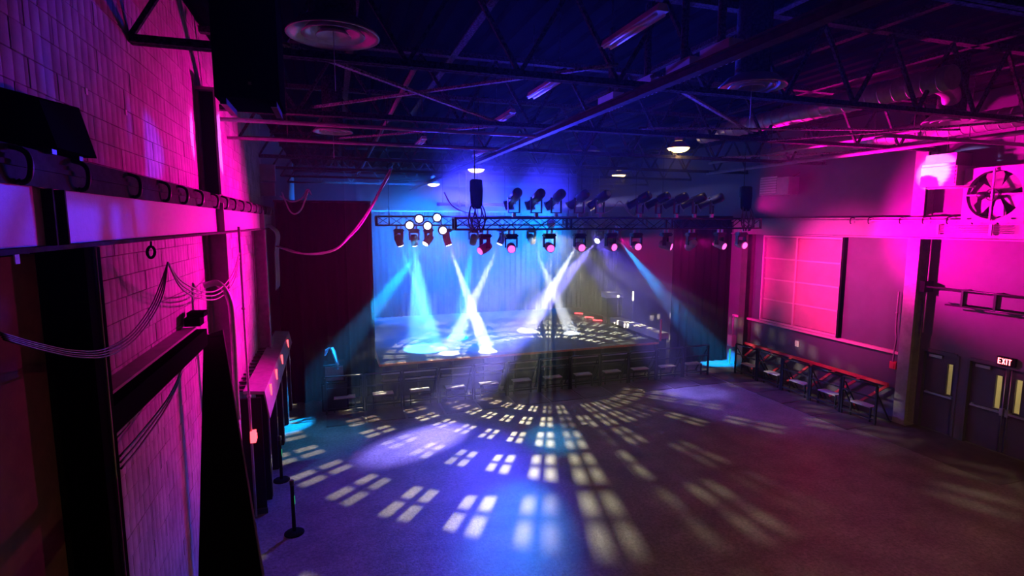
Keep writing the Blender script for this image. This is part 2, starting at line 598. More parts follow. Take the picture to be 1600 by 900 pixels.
# ------------------------------------------------------------------ canopy with red lights and black posts along the left wall
t = thing('wall_canopy', 'shallow metal canopy with red lights along the left wall', 'canopy', (-1.55, 14, 2.3))
part('canopy_top', MB().hexa([(-1.72, 10.9, 2.30), (-1.36, 10.9, 2.26), (-1.36, 16.9, 2.26), (-1.72, 16.9, 2.30), (-1.72, 10.9, 2.36), (-1.36, 10.9, 2.32), (-1.36, 16.9, 2.32), (-1.72, 16.9, 2.36)]), 'steel', t)
mb = MB()
mb.hexa([(-1.30, 10.9, 1.78), (-1.28, 10.9, 1.78), (-1.28, 16.9, 1.98), (-1.30, 16.9, 1.98), (-1.38, 10.9, 2.32), (-1.35, 10.9, 2.32), (-1.35, 16.9, 2.32), (-1.38, 16.9, 2.32)])
part('fascia', mb, 'steel', t)
rib = MB().box((-0.09, -0.03, 0), (0.09, 0.03, 0.03)).mesh('grille_slat', 'blackm')
for k in range(20):
    piece('grille_slat', rib, (-1.80, 11.0 + k * 0.3, 2.33), t)
for y in (11.55, 12.7, 14.1, 15.9):
    part('red_light', MB().box((-1.335, y, 2.04), (-1.30, y + 0.06, 2.26)), 'led', t)
for y in (11.2, 12.6, 14.0, 15.4, 16.6):
    part('post', MB().box((-1.55, y, 0), (-1.36, y + 0.16, 2.26)), 'black', t)
    part('post_edge', MB().box((-1.362, y + 0.13, 0), (-1.345, y + 0.165, 1.9)), 'steel', t)
t = thing('black_screen_panel', 'tall black panel at the near end of the red lit canopy', 'panel', (-1.6, 10.75, 0))
part('board', MB().box((XL + 0.02, 10.7, 0), (-1.40, 10.76, 2.26)), 'black', t)
part('kick_rail', MB().box((XL + 0.02, 10.66, 0), (-1.38, 10.70, 0.1)), 'blackm', t)

# stanchions
def stanchion(p, label, h=1.0):
    t = thing('stanchion', label, 'stanchion', (p[0], p[1], 0), 'stanchions by the left wall')
    part('base', MB().lathe([(0.17, 0), (0.17, 0.015), (0.15, 0.03), (0.04, 0.05)], (p[0], p[1], 0)), 'black', t)
    part('post', MB().tube([(p[0], p[1], 0.03), (p[0], p[1], h - 0.08)], 0.032, 12), 'black', t)
    part('head', MB().lathe([(0.036, h - 0.1), (0.04, h - 0.08), (0.04, h - 0.01), (0.03, h)], (p[0], p[1], 0)), 'blackm', t)
    part('belt_clip', MB().box((p[0] + 0.028, p[1] - 0.012, h - 0.45), (p[0] + 0.038, p[1] + 0.012, h - 0.3)), 'green', t)


q = onz(460, 833)
stanchion((q.x, q.y), 'black retractable belt stanchion nearest the camera on the left')
q = onz(444, 750)
stanchion((q.x - 0.05, q.y), 'black belt stanchion partly behind the black canopy posts')

# vertical conduits and hoses on the left wall
def pipe(name, label, pts, r, material, cat='pipe', straps=(), group=None):
    b = min((Vector(p) for p in pts), key=lambda v: v.z)
    t = thing(name, label, cat, b, group)
    part('run', MB().tube(pts, r, 8), material, t)
    for s in straps:
        part('strap', MB().lathe([(r + 0.006, -0.02), (r + 0.012, -0.02), (r + 0.012, 0.02), (r + 0.006, 0.02)], s, (0, 0, 1), 10), 'steel', t)
    return t


pipe('wall_conduit', 'thin vertical conduit with small red box on left wall', [(-1.55, 10.4, BZ0 + 0.1), (-1.55, 10.4, 0.1)], 0.022, 'steel', straps=[(-1.55, 10.4, 4.0), (-1.55, 10.4, 2.4)])
solo('pull_station', MB().box((-1.56, 10.32, 1.55), (-1.47, 10.46, 1.75)).box((-1.47, 10.36, 1.6), (-1.455, 10.42, 1.7)), 'led', 'small glowing red box on the conduit by the canopy', 'alarm box', (-1.52, 10.39, 1.55))
pipe('drop_cable', 'thin cable hanging straight down the near black column', [(-1.585, 4.5, BZ0), (-1.585, 4.5, 0.05)], 0.006, 'cablep', 'cable')
pipe('bent_hose', 'thick pink lit hose bending down behind the parapet end', smooth_path([(-1.8, 8.7, 4.6), (-1.62, 8.75, 4.62), (-1.5, 8.8, 4.4), (-1.48, 8.85, 4.0), (-1.5, 8.9, 3.0), (-1.5, 8.9, 2.5)]), 0.045, 'galv', 'hose')


def cable(label, paths, r, material='cable', name='cable'):
    b = min((Vector(p) for pt in paths for p in pt), key=lambda v: v.z)
    t = thing(name, label, 'cable', b)
    for p in paths:
        part('strand', MB().tube(p, r, 6), material, t)
    return t


# swag of cables hanging from a hook on the left beam
hookp = onx(262, 410, -1.56)
wall_pts = [(0, 520), (60, 537), (118, 548), (165, 545), (205, 520), (235, 480), (250, 445), (262, 410)]
bundle = []
for k in range(4):
    bundle.append(smooth_path([onx(px + k * 2.0 * (i < 7), py + k * (3.4 if i < 7 else 0), -1.54 + 0.012 * k) for i, (px, py) in enumerate(wall_pts)]))
cable('bundle of dark cables looping from a beam hook towards the camera', bundle, 0.0055, 'cable', 'cable_bundle')
b2 = []
for k in range(3):
    b2.append(smooth_path([hookp, onx(285, 440 + 6 * k, -1.56), onx(320, 456 + 6 * k, -1.56), onx(345, 450 + 7 * k, -1.56), onx(365, 425 + 8 * k, -1.56), onx(374, 395 + 6 * k, -1.56)]))
cable('three thin cables sagging between beam hook and second column', b2, 0.009, 'cablep', 'cable_bundle')
t = thing('hanging_hook', 'small black carabiner hook hanging under the left beam', 'hook', onx(236, 410, -1.56))
mb = MB()
mb.tube([onx(236 + 6 * math.sin(a), 394 + 9 * math.cos(a), -1.56) for a in [2 * math.pi * i / 12 for i in range(13)]], 0.012, 6)
part('ring', mb, 'black', t)
mb = MB().tube([onx(236, 384, -1.56), onx(236, 378, -1.6)], 0.008, 6)
part('eye', mb, 'black', t)
cable('dark cables drooping under the black ledge', [smooth_path([(-1.62, 4.7, 3.72 - k * 0.05), (-1.66, 5.3, 3.68 - k * .05), (-1.68, 6.3, 3.72 - k * .03), (-1.7, 7.2, 3.935)]) for k in range(3)], 0.009, 'cable', 'cable_bundle')
# paper tags on the wall
for px, py, X, lab in ((135, 143, XL + 0.005, 'small white tag on block wall in the blue light patch'), (197, 176, XL + 0.005, 'small white tag on block wall right of blue patch'), (26, 405, -1.585, 'white tag hanging at the far left under the beam'), (150, 487, XL + 0.005, 'small tag beside the near black column edge')):
    c = onx(px, py, X)
    solo('paper_tag', MB().box((X - 0.003, c.y - 0.022, c.z - 0.025), (X + 0.004, c.y + 0.022, c.z + 0.025)).box((X + 0.004, c.y - 0.008, c.z), (X + 0.005, c.y + 0.008, c.z + 0.006)), 'tag', lab, 'tag', c, 'paper tags on the left wall')

# cable bundle at far end of the left beam
ys = 15.6
strands = []
for k in range(7):
    yy = ys + 0.16 * k
    strands.append(smooth_path([(-1.67, yy, 5.45), (-1.45, yy + 0.02, 5.2), (-1.5, yy + 0.06 * (-1) ** k, 4.7), (-1.5, yy, 4.0 + 0.12 * (k % 3)), (-1.52, yy + 0.05, 3.7 + 0.2 * (k % 2))]))
cable('bundle of coiled cables hanging at the far end of the left beam', strands, 0.02, 'cablep', 'cable_bundle')
sw = smooth_path([onx(432, 385, -1.45), ony(470, 396, 14.5), ony(520, 391, 13.6), ony(548, 366, 13.2), ony(575, 330, 13.2), ony(597, 290, 13.3), ony(610, 264, 13.4)], 8)
cable('long cable swooping from the left wall up to the ceiling', [sw, [p + Vector((0.03, 0.0, 0.02 * math.sin(i * 0.4))) for i, p in enumerate(sw)]], 0.022, 'cablep', 'cable_bundle')
cable('thin orange lit cable loops beside the cable hoist on the left', [smooth_path([ony(440, 300, 15.5), ony(455, 332, 15.5), ony(470, 328, 15.5), ony(482, 297, 15.5)]), smooth_path([ony(437, 306, 15.5), ony(455, 315, 15.5), ony(472, 310, 15.5), ony(481, 296, 15.5), ony(487, 305, 15.5)])], 0.02, 'cablep', 'cable_loop')
# boxes at the far end of the left beam
for (x0, y0, x1, y1), lab in (((415, 257, 429, 282), 'upper small grey box on far left wall'), ((415, 286, 429, 306), 'lower small grey box on far left wall')):
    a, b = ony(x0, y1, 16.9), ony(x1, y0, 16.9)
    t = thing('junction_box', lab, 'junction box', (a.x, 16.9, a.z))
    part('body', MB().box((XL, 16.9, a.z), (b.x, 17.1, b.z)), 'grey', t)
    part('cover', MB().box((a.x + 0.02, 16.88, a.z + 0.02), (b.x - 0.02, 16.9, b.z - 0.02)), 'grey', t)

# ================================================================== RIGHT WALL
RB0, RB1 = 5.08, 5.58
br = thing('crane_beam', 'long painted steel crane beam across the right wall below the fan', 'beam', (14.72, 10, RB0))
i_beam(br, 14.72, 5.0, 17.2, RB0, RB1, 0.30)
part('crane_rail', MB().box((14.69, 5.0, RB1), (14.75, 17.2, RB1 + 0.07)), 'steel', br)
hk = MB()
hk.tube(smooth_path([(0.0, 0, 0.07), (-0.13, 0, 0.05), (-0.165, 0, 0.0), (-0.155, 0, -0.08), (-0.12, 0, -0.11)], 4), 0.014, 6)
hme2 = hk.mesh('rail_clip', 'blackm')
for px in (1330, 1358, 1407, 1443, 1481, 1520, 1560):
    piece('rail_clip', hme2, (14.72, onx(px, 345, 14.6).y, RB1), br)
for k in range(5):
    part('conduit_line', MB().tube([(14.66, 9.75, 5.42 - k * 0.04), (14.66, 8.1, 5.42 - k * 0.04)], 0.008, 6), 'cablep', br)
for y in (9.72, 8.55):
    part('conduit_clamp', MB().box((14.62, y - 0.03, 5.20), (14.66, y + 0.03, 5.46)), 'white', br)
h_column('pink lit steel column on the right wall left of the doors', 14.6, XR, 10.1, 10.42, 0, RB0, 'steel')
h_column('dark rusty steel column in the far right corner', 14.6, XR, 16.3, 16.6, 0, RB0, 'strip')
t = thing('upper_column', 'pale steel column stub above the right crane beam', 'column', (14.8, 10.2, RB1 + 0.1))
part('flange', MB().box((14.62, 10.1, RB1 + 0.1), (14.65, 10.42, 7.4)), 'steel', t)
part('flange', MB().box((XR - 0.03, 10.1, RB1 + 0.1), (XR, 10.42, 7.4)), 'steel', t)
part('web', MB().box((14.65, 10.24, RB1 + 0.1), (XR - 0.03, 10.28, 7.4)), 'black', t)
pipe('wall_conduit', 'bent vertical conduit just left of the pink right column', smooth_path([(14.85, 10.72, 3.6), (14.85, 10.72, 2.6), (14.82, 10.66, 2.3), (14.85, 10.7, 2.0), (14.85, 10.72, 1.6)]), 0.025, 'steel', straps=[(14.85, 10.72, 3.0)])
solo('pull_station', MB().box((14.80, 10.60, 1.42), (XR, 10.78, 1.62)).box((14.78, 10.64, 1.46), (14.8, 10.74, 1.58)), 'redrail', 'small red alarm box at the foot of the right conduit', 'alarm box', (14.87, 10.69, 1.42))
pipe('wall_conduit', 'thin pink conduit down the right side of the column', [(14.8, 9.95, RB0), (14.8, 9.95, 2.6)], 0.018, 'steel')

# large painted window with 2 x 4 panes
wn = bpy.data.objects.new('window_1', None)
COL.objects.link(wn)
wn.location = (XR, 14.1, 1.98)
tag(wn, 'large pink lit window grid with eight painted panes', 'window', kind='structure')
WY0, WY1, WZ0, WZ1 = 12.62, 15.75, 2.0, 4.98
rows = [WZ0 + (WZ1 - WZ0) * k / 4 for k in range(5)]
cols = [WY0, WY0 + (WY1 - WY0) * 0.545, WY1]
fw = 0.07
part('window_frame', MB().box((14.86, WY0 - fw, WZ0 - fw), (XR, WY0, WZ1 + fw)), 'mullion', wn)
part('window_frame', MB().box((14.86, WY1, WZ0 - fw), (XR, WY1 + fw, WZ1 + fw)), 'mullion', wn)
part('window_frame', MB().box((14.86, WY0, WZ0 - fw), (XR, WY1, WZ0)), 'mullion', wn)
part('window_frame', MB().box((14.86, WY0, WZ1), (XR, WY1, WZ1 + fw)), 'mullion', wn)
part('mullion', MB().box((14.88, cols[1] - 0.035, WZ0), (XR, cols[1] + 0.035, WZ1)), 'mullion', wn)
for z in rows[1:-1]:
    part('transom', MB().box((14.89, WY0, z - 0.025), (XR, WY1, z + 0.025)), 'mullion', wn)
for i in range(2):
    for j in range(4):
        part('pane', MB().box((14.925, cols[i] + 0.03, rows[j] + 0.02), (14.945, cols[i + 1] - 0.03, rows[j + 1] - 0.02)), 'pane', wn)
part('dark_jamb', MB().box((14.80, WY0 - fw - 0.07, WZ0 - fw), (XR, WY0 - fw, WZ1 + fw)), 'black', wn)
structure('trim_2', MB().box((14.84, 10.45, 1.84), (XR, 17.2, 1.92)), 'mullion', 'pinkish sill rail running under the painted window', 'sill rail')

# red rail with slanting bars
rr = thing('red_handrail', 'red railing with slanting bars along the right wall', 'railing', (14.78, 13.8, 0))
part('top_rail', MB().box((14.74, 10.75, 0.90), (14.82, 16.7, 0.98)), 'redrail', rr)
sl = MB().bar((0, 0, 0.91), (0, 0.98, 0.03), 0.06, 0.07).mesh('slanting_bar', 'redrail')
for k in range(7):
    piece('slanting_bar', sl, (14.78, 10.76 + 0.845 * k, 0), rr)
part('end_post', MB().box((14.74, 16.62, 0), (14.82, 16.70, 0.9)), 'redrail', rr)
q = onx(1145, 541, 14.7)
t = thing('switch_box', 'pink lit electrical box at the far end of the red railing', 'switch box', (14.6, q.y, 0.75))
part('body', MB().box((14.52, q.y - 0.16, 0.72), (14.72, q.y + 0.1, 1.15)), 'grey', t)
part('door', MB().box((14.5, q.y - 0.14, 0.75), (14.52, q.y + 0.08, 1.12)), 'grey', t)
part('conduit', MB().tube([(14.62, q.y - 0.05, 1.15), (14.62, q.y - 0.05, 1.95)], 0.03, 8), 'steel', t)
part('green_strip', MB().box((14.55, q.y - 0.02, 0.0), (14.6, q.y + 0.02, 0.6)), 'green', t)
q = onx(1246, 537, XR)
solo('wall_switch', MB().box((XR - 0.03, q.y - 0.08, q.z - 0.1), (XR, q.y + 0.08, q.z + 0.1)).box((XR - 0.04, q.y - 0.02, q.z - 0.04), (XR - 0.03, q.y + 0.02, q.z + 0.04)), 'tag', 'small pale wall plate between window and red railing', 'wall plate', q)


# doors
def door(idx, y0, y1, hinge_far, label, rod_side=None):
    dn = bpy.data.objects.new('door_%d' % idx, None)
    COL.objects.link(dn)
    dn.location = (XR + 0.1, (y0 + y1) / 2, 0)
    tag(dn, label, 'door', kind='structure')
    x0, x1 = XR + 0.09, XR + 0.14
    # lite near the latch edge
    ly = y0 + 0.13 if hinge_far else y1 - 0.13 - 0.13
    ly1 = ly + 0.13
    lz0, lz1 = 1.05, 1.86
    mb = MB().box((x0, y0, 0.01), (x1, y1, lz0)).box((x0, y0, lz1), (x1, y1, DH - 0.03)).box((x0, y0, lz0), (x1, ly, lz1)).box((x0, ly1, lz0), (x1, y1, lz1))
    part('leaf', mb, 'door', dn)
    part('glass_pane', MB().box((x0 + 0.02, ly, lz0), (x0 + 0.026, ly1, lz1)), 'glass', dn)
    mb = MB()
    for a, b in (((ly - 0.012, lz0 - 0.012), (ly1 + 0.012, lz0)), ((ly - 0.012, lz1), (ly1 + 0.012, lz1 + 0.012)), ((ly - 0.012, lz0), (ly, lz1)), ((ly1, lz0), (ly1 + 0.012, lz1))):
        mb.box((x0 - 0.008, a[0], a[1]), (x0, b[0], b[1]))
    part('lite_frame', mb, 'frame', dn)
    cy0 = y1 - 0.1 if hinge_far else y0 + 0.1
    cy1 = y1 - 0.42 if hinge_far else y0 + 0.42
    part('door_closer', MB().box((x0 - 0.07, cy0, 1.97), (x0, cy1, 2.04)), 'alu', dn)
    pb = part('push_bar', MB().box((x0 - 0.07, y0 + 0.06, 0.97), (x0 - 0.03, y1 - 0.06, 1.02)), 'alu', dn)
    part('bracket', MB().box((x0 - 0.03, y0 + 0.06, 0.96), (x0, y0 + 0.12, 1.04)).box((x0 - 0.03, y1 - 0.12, 0.96), (x0, y1 - 0.06, 1.04)), 'alu', pb)
    if rod_side is not None:
        ry = y0 + 0.05 if rod_side == 'low' else y1 - 0.05
        part('panic_rod', MB().tube([(x0 - 0.04, ry, 0.05), (x0 - 0.04, ry, 2.1)], 0.011, 6), 'alu', dn)
        part('latch_case', MB().box((x0 - 0.08, ry - 0.035, 0.92), (x0, ry + 0.035, 1.1)), 'alu', dn)


door(1, D1[0] + 0.06, D1[1] - 0.06, True, 'single dark exit door with push bar next to the right column')
dm = (D2[0] + D2[1]) / 2
door(2, dm + 0.005, D2[1] - 0.06, True, 'dark exit door leaf of the pair, with the exit sign at its corner', 'low')
door(3, D2[0] + 0.06, dm - 0.005, False, 'dark exit door leaf at the right edge, cut by the frame', 'high')
mb = MB()
for y0, y1 in (D1, D2):
    mb.box((XR - 0.02, y0, 0), (XR + 0.2, y0 + 0.06, DH)).box((XR - 0.02, y1 - 0.06, 0), (XR + 0.2, y1, DH)).box((XR - 0.02, y0 + 0.06, DH - 0.05), (XR + 0.2, y1 - 0.06, DH + 0.04))
structure('trim_3', mb, 'frame', 'dark door frames around the exit doors', 'door frame')
# lit lobby behind the doors
mb = MB()
mb.box((17.4, 3, 0), (17.5, 14, 3)).box((XR + 0.3, 3, 2.9), (17.4, 14, 3.0)).box((XR + 0.3, 3, -0.1), (17.4, 14, 0)).box((XR + 0.3, 3, 0), (17.4, 3.1, 2.9)).box((XR + 0.3, 13.9, 0), (17.4, 14, 2.9))
structure('wall_lobby', mb, 'cream', 'cream lit lobby seen through the narrow door panes', 'wall')
for y in (6.5, 9.5):
    t = thing('lobby_lamp', 'round lobby lamp behind the %s' % ('pair of doors' if y < 8 else 'single door'), 'lamp', (16.4, y, 2.8))
    part('rim', MB().lathe([(0.17, 2.9), (0.17, 2.86), (0.14, 2.85)], (16.4, y, 0)), 'white', t)
    part('diffuser', MB().lathe([(0.14, 2.855), (0.12, 2.82), (0.02, 2.80)], (16.4, y, 0)), 'dome', t)
    point((16.4, y, 2.6), (1.0, 0.8, 0.45), 75, 0.12)

# EXIT sign
e0 = onx(1572, 565, 14.9)
ey, ez = e0.y, e0.z
ex = thing('exit_sign', 'lit red exit sign above the pair of doors', 'exit sign', (14.9, ey, ez - 0.11))
part('housing', MB().box((14.87, ey - 0.19, ez - 0.1), (XR, ey + 0.17, ez + 0.1)), 'black', ex)


def letter(strokes, cy, name='letter'):
    mb = MB()
    for (u0, v0, u1, v1) in strokes:
        a = Vector((14.865, cy - u0 * 0.052, ez - 0.07 + v0 * 0.14))
        b = Vector((14.865, cy - u1 * 0.052, ez - 0.07 + v1 * 0.14))
        d = (b - a).normalized()
        n = Vector((0, -d.z, d.y)) * 0.010
        k = Vector((0.006, 0, 0))
        mb.hexa([a - n - k, b - n - k, b - n + k, a - n + k, a + n - k, b + n - k, b + n + k, a + n + k])
    part(name, mb, 'exitred', ex)


s0 = ey + 0.135
letter([(0, 0, 0, 1), (0, 0.93, 1, 0.93), (0, 0.5, 0.85, 0.5), (0, 0.07, 1, 0.07)], s0)
letter([(0, 0, 1, 1), (0, 1, 1, 0)], s0 - 0.078)
letter([(0.5, 0, 0.5, 1)], s0 - 0.140)
letter([(0.5, 0, 0.5, 0.95), (-0.1, 0.93, 1.1, 0.93)], s0 - 0.20)

# air units and the big wall fan
a, b = onx(1195, 306, 14.6), onx(1242, 276, 14.6)
t = thing('unit_heater', 'small pale heater box high on the dark right wall', 'heater', (14.7, (a.y + b.y) / 2, a.z))
part('casing', MB().box((14.35, b.y, a.z), (14.8, a.y, b.z)), 'grey', t)
for k in range(7):
    part('louvre', MB().box((14.33, b.y + 0.5, a.z + 0.06 + k * 0.085), (14.35, a.y - 0.05, a.z + 0.11 + k * 0.085)), 'white', t)
part('side_cover', MB().box((14.34, b.y + 0.03, a.z + 0.05), (14.35, b.y + 0.45, b.z - 0.05)), 'grey', t)
part('bracket', MB().bar((14.6, b.y + 0.1, b.z), (14.9, b.y + 0.1, b.z + 0.15), 0.04).bar((14.6, a.y - 0.1, b.z), (14.9, a.y - 0.1, b.z + 0.15), 0.04), 'blackm', t)
a, b = onx(1437, 293, 14.3), onx(1496, 258, 14.3)
t = thing('air_conditioner', 'bright white air unit on the right wall beside the fan', 'air conditioner', (14.6, (a.y + b.y) / 2, a.z))
part('casing', MB().box((14.3, b.y, a.z), (XR, a.y, b.z)), 'white', t)
part('top_duct', MB().box((14.4, b.y + 0.1, b.z), (XR, a.y - 0.02, b.z + 0.32)), 'grey', t)
for k in range(6):
    part('louvre', MB().box((14.28, b.y + 0.03, a.z + 0.05 + k * 0.09), (14.3, a.y - 0.03, a.z + 0.10 + k * 0.09)), 'white', t)
part('drip_pipe', MB().tube([(14.35, a.y - 0.15, a.z - 0.04), (14.35, b.y - 0.4, a.z - 0.06)], 0.02, 8), 'white', t)

fc = onx(1552, 304, 14.5)
fx, fy, fz = 14.5, fc.y, fc.z
FR = 0.56
ft = thing('wall_fan', 'large industrial wall fan with broad blades in a square frame', 'fan', (fx, fy, RB1 + 0.07))
hs = 0.64
mb = MB()
seg = 32
front, back = [], []
for xx, lst in ((fx, front), (fx + 0.12, back)):
    for k in range(seg):
        an = 2 * math.pi * k / seg
        c, s = math.cos(an), math.sin(an)
        m_ = max(abs(c), abs(s))
        lst.append((mb.bm.verts.new((xx, fy + FR * c, fz + FR * s)), mb.bm.verts.new((xx, fy + hs * c / m_, fz + hs * s / m_))))
for k in range(seg):
    k2 = (k + 1) % seg
    mb.bm.faces.new((front[k][0], front[k][1], front[k2][1], front[k2][0]))
    mb.bm.faces.new((back[k][0], back[k2][0], back[k2][1], back[k][1]))
    mb.bm.faces.new((front[k][0], front[k2][0], back[k2][0], back[k][0]))
    mb.bm.faces.new((front[k][1], back[k][1], back[k2][1], front[k2][1]))
part('square_frame', mb, 'beam', ft)
part('hub', MB().lathe([(0.09, -0.06), (0.12, -0.04), (0.12, 0.08), (0.05, 0.1)], (fx + 0.08, fy, fz), (1, 0, 0), 20), 'blackm', ft)
mb = MB().tube([(fx - 0.05, fy + 0.13 * math.cos(2 * math.pi * k / 20), fz + 0.13 * math.sin(2 * math.pi * k / 20)) for k in range(21)], 0.012, 6)
part('pulley_rim', mb, 'blackm', ft)
part('motor', MB().lathe([(0.06, 0), (0.075, 0.02), (0.075, 0.18), (0.05, 0.2)], (fx - 0.02, fy + 0.3, fz - 0.0), (0, -1, 0), 14), 'blackm', ft)
for k in range(6):
    an = 2 * math.pi * k / 6 + 0.35
    u = Vector((0, math.cos(an), math.sin(an)))
    v = Vector((0, -math.sin(an), math.cos(an)))
    tw = Vector((0.06, 0, 0))
    c = Vector((fx + 0.14, fy, fz))
    mb = MB()
    pts = []
    for rr_, wd in ((0.10, 0.06), (0.28, 0.12), (0.44, 0.16), (0.53, 0.14)):
        pts.append((c + u * rr_ - v * wd - tw * wd * 5, c + u * rr_ + v * wd + tw * wd * 5))
    th = Vector((0.012, 0, 0))
    f1 = [[mb.bm.verts.new(p) for p in pr] for pr in pts]
    f2 = [[mb.bm.verts.new(p + th) for p in pr] for pr in pts]
    for i in range(3):
        mb.bm.faces.new((f1[i][0], f1[i][1], f1[i + 1][1], f1[i + 1][0]))
        mb.bm.faces.new((f2[i][0], f2[i + 1][0], f2[i + 1][1], f2[i][1]))
        mb.bm.faces.new((f1[i][0], f1[i + 1][0], f2[i + 1][0], f2[i][0]))
        mb.bm.faces.new((f1[i][1], f2[i][1], f2[i + 1][1], f1[i + 1][1]))
    mb.bm.faces.new((f1[0][0], f2[0][0], f2[0][1], f1[0][1]))
    mb.bm.faces.new((f1[3][0], f1[3][1], f2[3][1], f2[3][0]))
    part('blade', mb, 'steel', ft)
part('strut', MB().box((fx - 0.03, fy - FR - 0.04, fz - 0.02), (fx - 0.005, fy + FR + 0.04, fz + 0.02)), 'steel', ft)
part('strut', MB().box((fx - 0.055, fy - 0.02, fz - FR - 0.04), (fx - 0.03, fy + 0.02, fz + FR + 0.04)), 'steel', ft)
part('back_plate', MB().box((XR - 0.05, fy - FR, fz - FR), (XR - 0.01, fy + FR, fz + FR)), 'black', ft)
for s in (-0.45, 0.45):
    part('foot', MB().box((fx, fy + s - 0.05, RB1), (fx + 0.3, fy + s + 0.05, max(fz - hs, RB1 + 0.03))), 'beam', ft)

# folded screen housing and pipes above the doors
t = thing('roller_housing', 'long dark housing with pipes high above the exit doors', 'roller housing', (14.8, 8.4, 3.45))
part('box', MB().box((14.72, 6.4, 3.5), (XR - 0.005, 9.6, 3.78)), 'wallr', t)
part('top_pipe', MB().tube([(14.68, 6.4, 3.84), (14.68, 9.95, 3.84)], 0.025, 8), 'blackm', t)
part('bottom_pipe', MB().tube([(14.68, 6.4, 3.44), (14.68, 9.4, 3.44)], 0.02, 8), 'blackm', t)
part('end_bracket', MB().box((14.62, 9.9, 3.7), (XR, 10.02, 3.98)), 'black', t)
for y in (7.6, 8.3, 9.0):
    part('bracket', MB().box((14.66, y, 3.42), (XR, y + 0.05, 3.86)), 'blackm', t)

# ================================================================== CEILING STEEL
TY = [3.3, 6.7, 10.1, 13.5, 16.9, 20.3, 23.7, 27.1]
ordn = ['nearest', 'second nearest', 'third', 'fourth', 'fifth', 'sixth', 'seventh', 'farthest']
ZB, ZT = 7.32, 8.5
span = XR - XL
nb = 12
bayw = span / nb
wl_ = math.hypot(bayw / 2, ZT - ZB)
web_me = MB().bar((0, 0, -wl_ / 2), (0, 0, wl_ / 2), 0.05, 0.05).mesh('web_member', 'dust')
for i, y in enumerate(TY):
    t = thing('roof_truss', 'dusty black roof truss crossing the hall, %s from the camera' % ordn[i], 'roof truss', ((XL + XR) / 2, y, ZB), 'roof trusses')
    part('bottom_chord', MB().box((XL, y - 0.07, ZB), (XR, y - 0.01, ZB + 0.015)).box((XL, y - 0.025, ZB + 0.015), (XR, y - 0.01, ZB + 0.09)).box((XL, y + 0.01, ZB), (XR, y + 0.07, ZB + 0.015)).box((XL, y + 0.01, ZB + 0.015), (XR, y + 0.025, ZB + 0.09)), 'dust', t)
    part('top_chord', MB().box((XL, y - 0.07, ZT), (XR, y + 0.07, ZT + 0.09)), 'dust', t)
    for k in range(nb):
        for s in (0, 1):
            xa = XL + bayw * (k + 0.5 * s)
            xb = xa + bayw / 2
            za, zb = (ZB + 0.05, ZT) if s == 0 else (ZT, ZB + 0.05)
            d = Vector((xb - xa, 0, zb - za))
            piece('web_member', web_me, ((xa + xb) / 2, y, (za + zb) / 2), t, Vector((0, 0, 1)).rotation_difference(d.normalized()))
# main girder along the hall
g = thing('main_girder', 'long dark steel girder running along the middle of the ceiling', 'girder', (4.04, 12, 7.20))
i_beam(g, 4.04, 2.0, 30.0, 7.20, 7.315, 0.13, 0.02, 0.02, 'darksteel')
# purlins
for i, x in enumerate((0.4, 2.2, 6.2, 8.2, 10.6, 12.6)):
    t = thing('purlin', 'black roof purlin under the deck, number %s from the left wall' % ['one', 'two', 'three', 'four', 'five', 'six'][i], 'purlin', (x, 12, 8.5), 'roof purlins')
    part('flange', MB().box((x - 0.06, 1.5, 8.50), (x + 0.06, 29, 8.52)), 'dust', t)
    part('web', MB().box((x - 0.012, 1.5, 8.52), (x + 0.012, 29, 8.597)), 'dust', t)
# diagonal bracing rods with dust
def brace(a, b, lab, r=0.03):
    t = thing('brace_rod', lab, 'brace', a)
    part('rod', MB().bar(a, b, r * 2, r * 1.2), 'cobweb', t)
    for p in (a, b):
        part('end_plate', MB().box((p[0] - 0.06, p[1] - 0.06, p[2] - 0.01), (p[0] + 0.06, p[1] + 0.06, p[2] + 0.02)), 'dust', t)


brace((-0.45, 6.54, 7.42), (3.45, 10.6, 7.42), 'dusty diagonal brace falling to the right under the big round vent')
brace((-0.24, 10.1, 7.46), (3.4, 6.3, 7.46), 'dusty diagonal brace rising to the right across the blue haze')
brace((0.2, 13.5, 7.45), (3.9, 10.2, 7.45), 'dusty diagonal brace between the small round vent and girder')
brace((6.2, 10.1, 7.45), (12.6, 8.2, 7.45), 'long diagonal brace in front of the spiral duct')
brace((9.2, 9.84, 7.3), (12.2, 5.9, 7.3), 'pink lit diagonal brace below the spiral duct')
brace((10.9, 13.4, 7.4), (14.7, 10.2, 7.4), 'red lit diagonal brace above the air units')
brace((4.3, 6.7, 7.5), (9.0, 10.1, 7.5), 'dark diagonal brace right of the main girder')
# service pipes along X and Y
def service_pipe(a, b, r, lab, material='steel'):
    t = thing('service_pipe', lab, 'pipe', a)
    part('run', MB().tube([a, b], r, 8), material, t)
    a, b = Vector(a), Vector(b)
    for k in (0.2, 0.5, 0.8):
        p = a.lerp(b, k)
        part('hanger', MB().tube([p, p + Vector((0, 0, 8.55 - p.z))], 0.008, 5), 'dust', t)
    return t


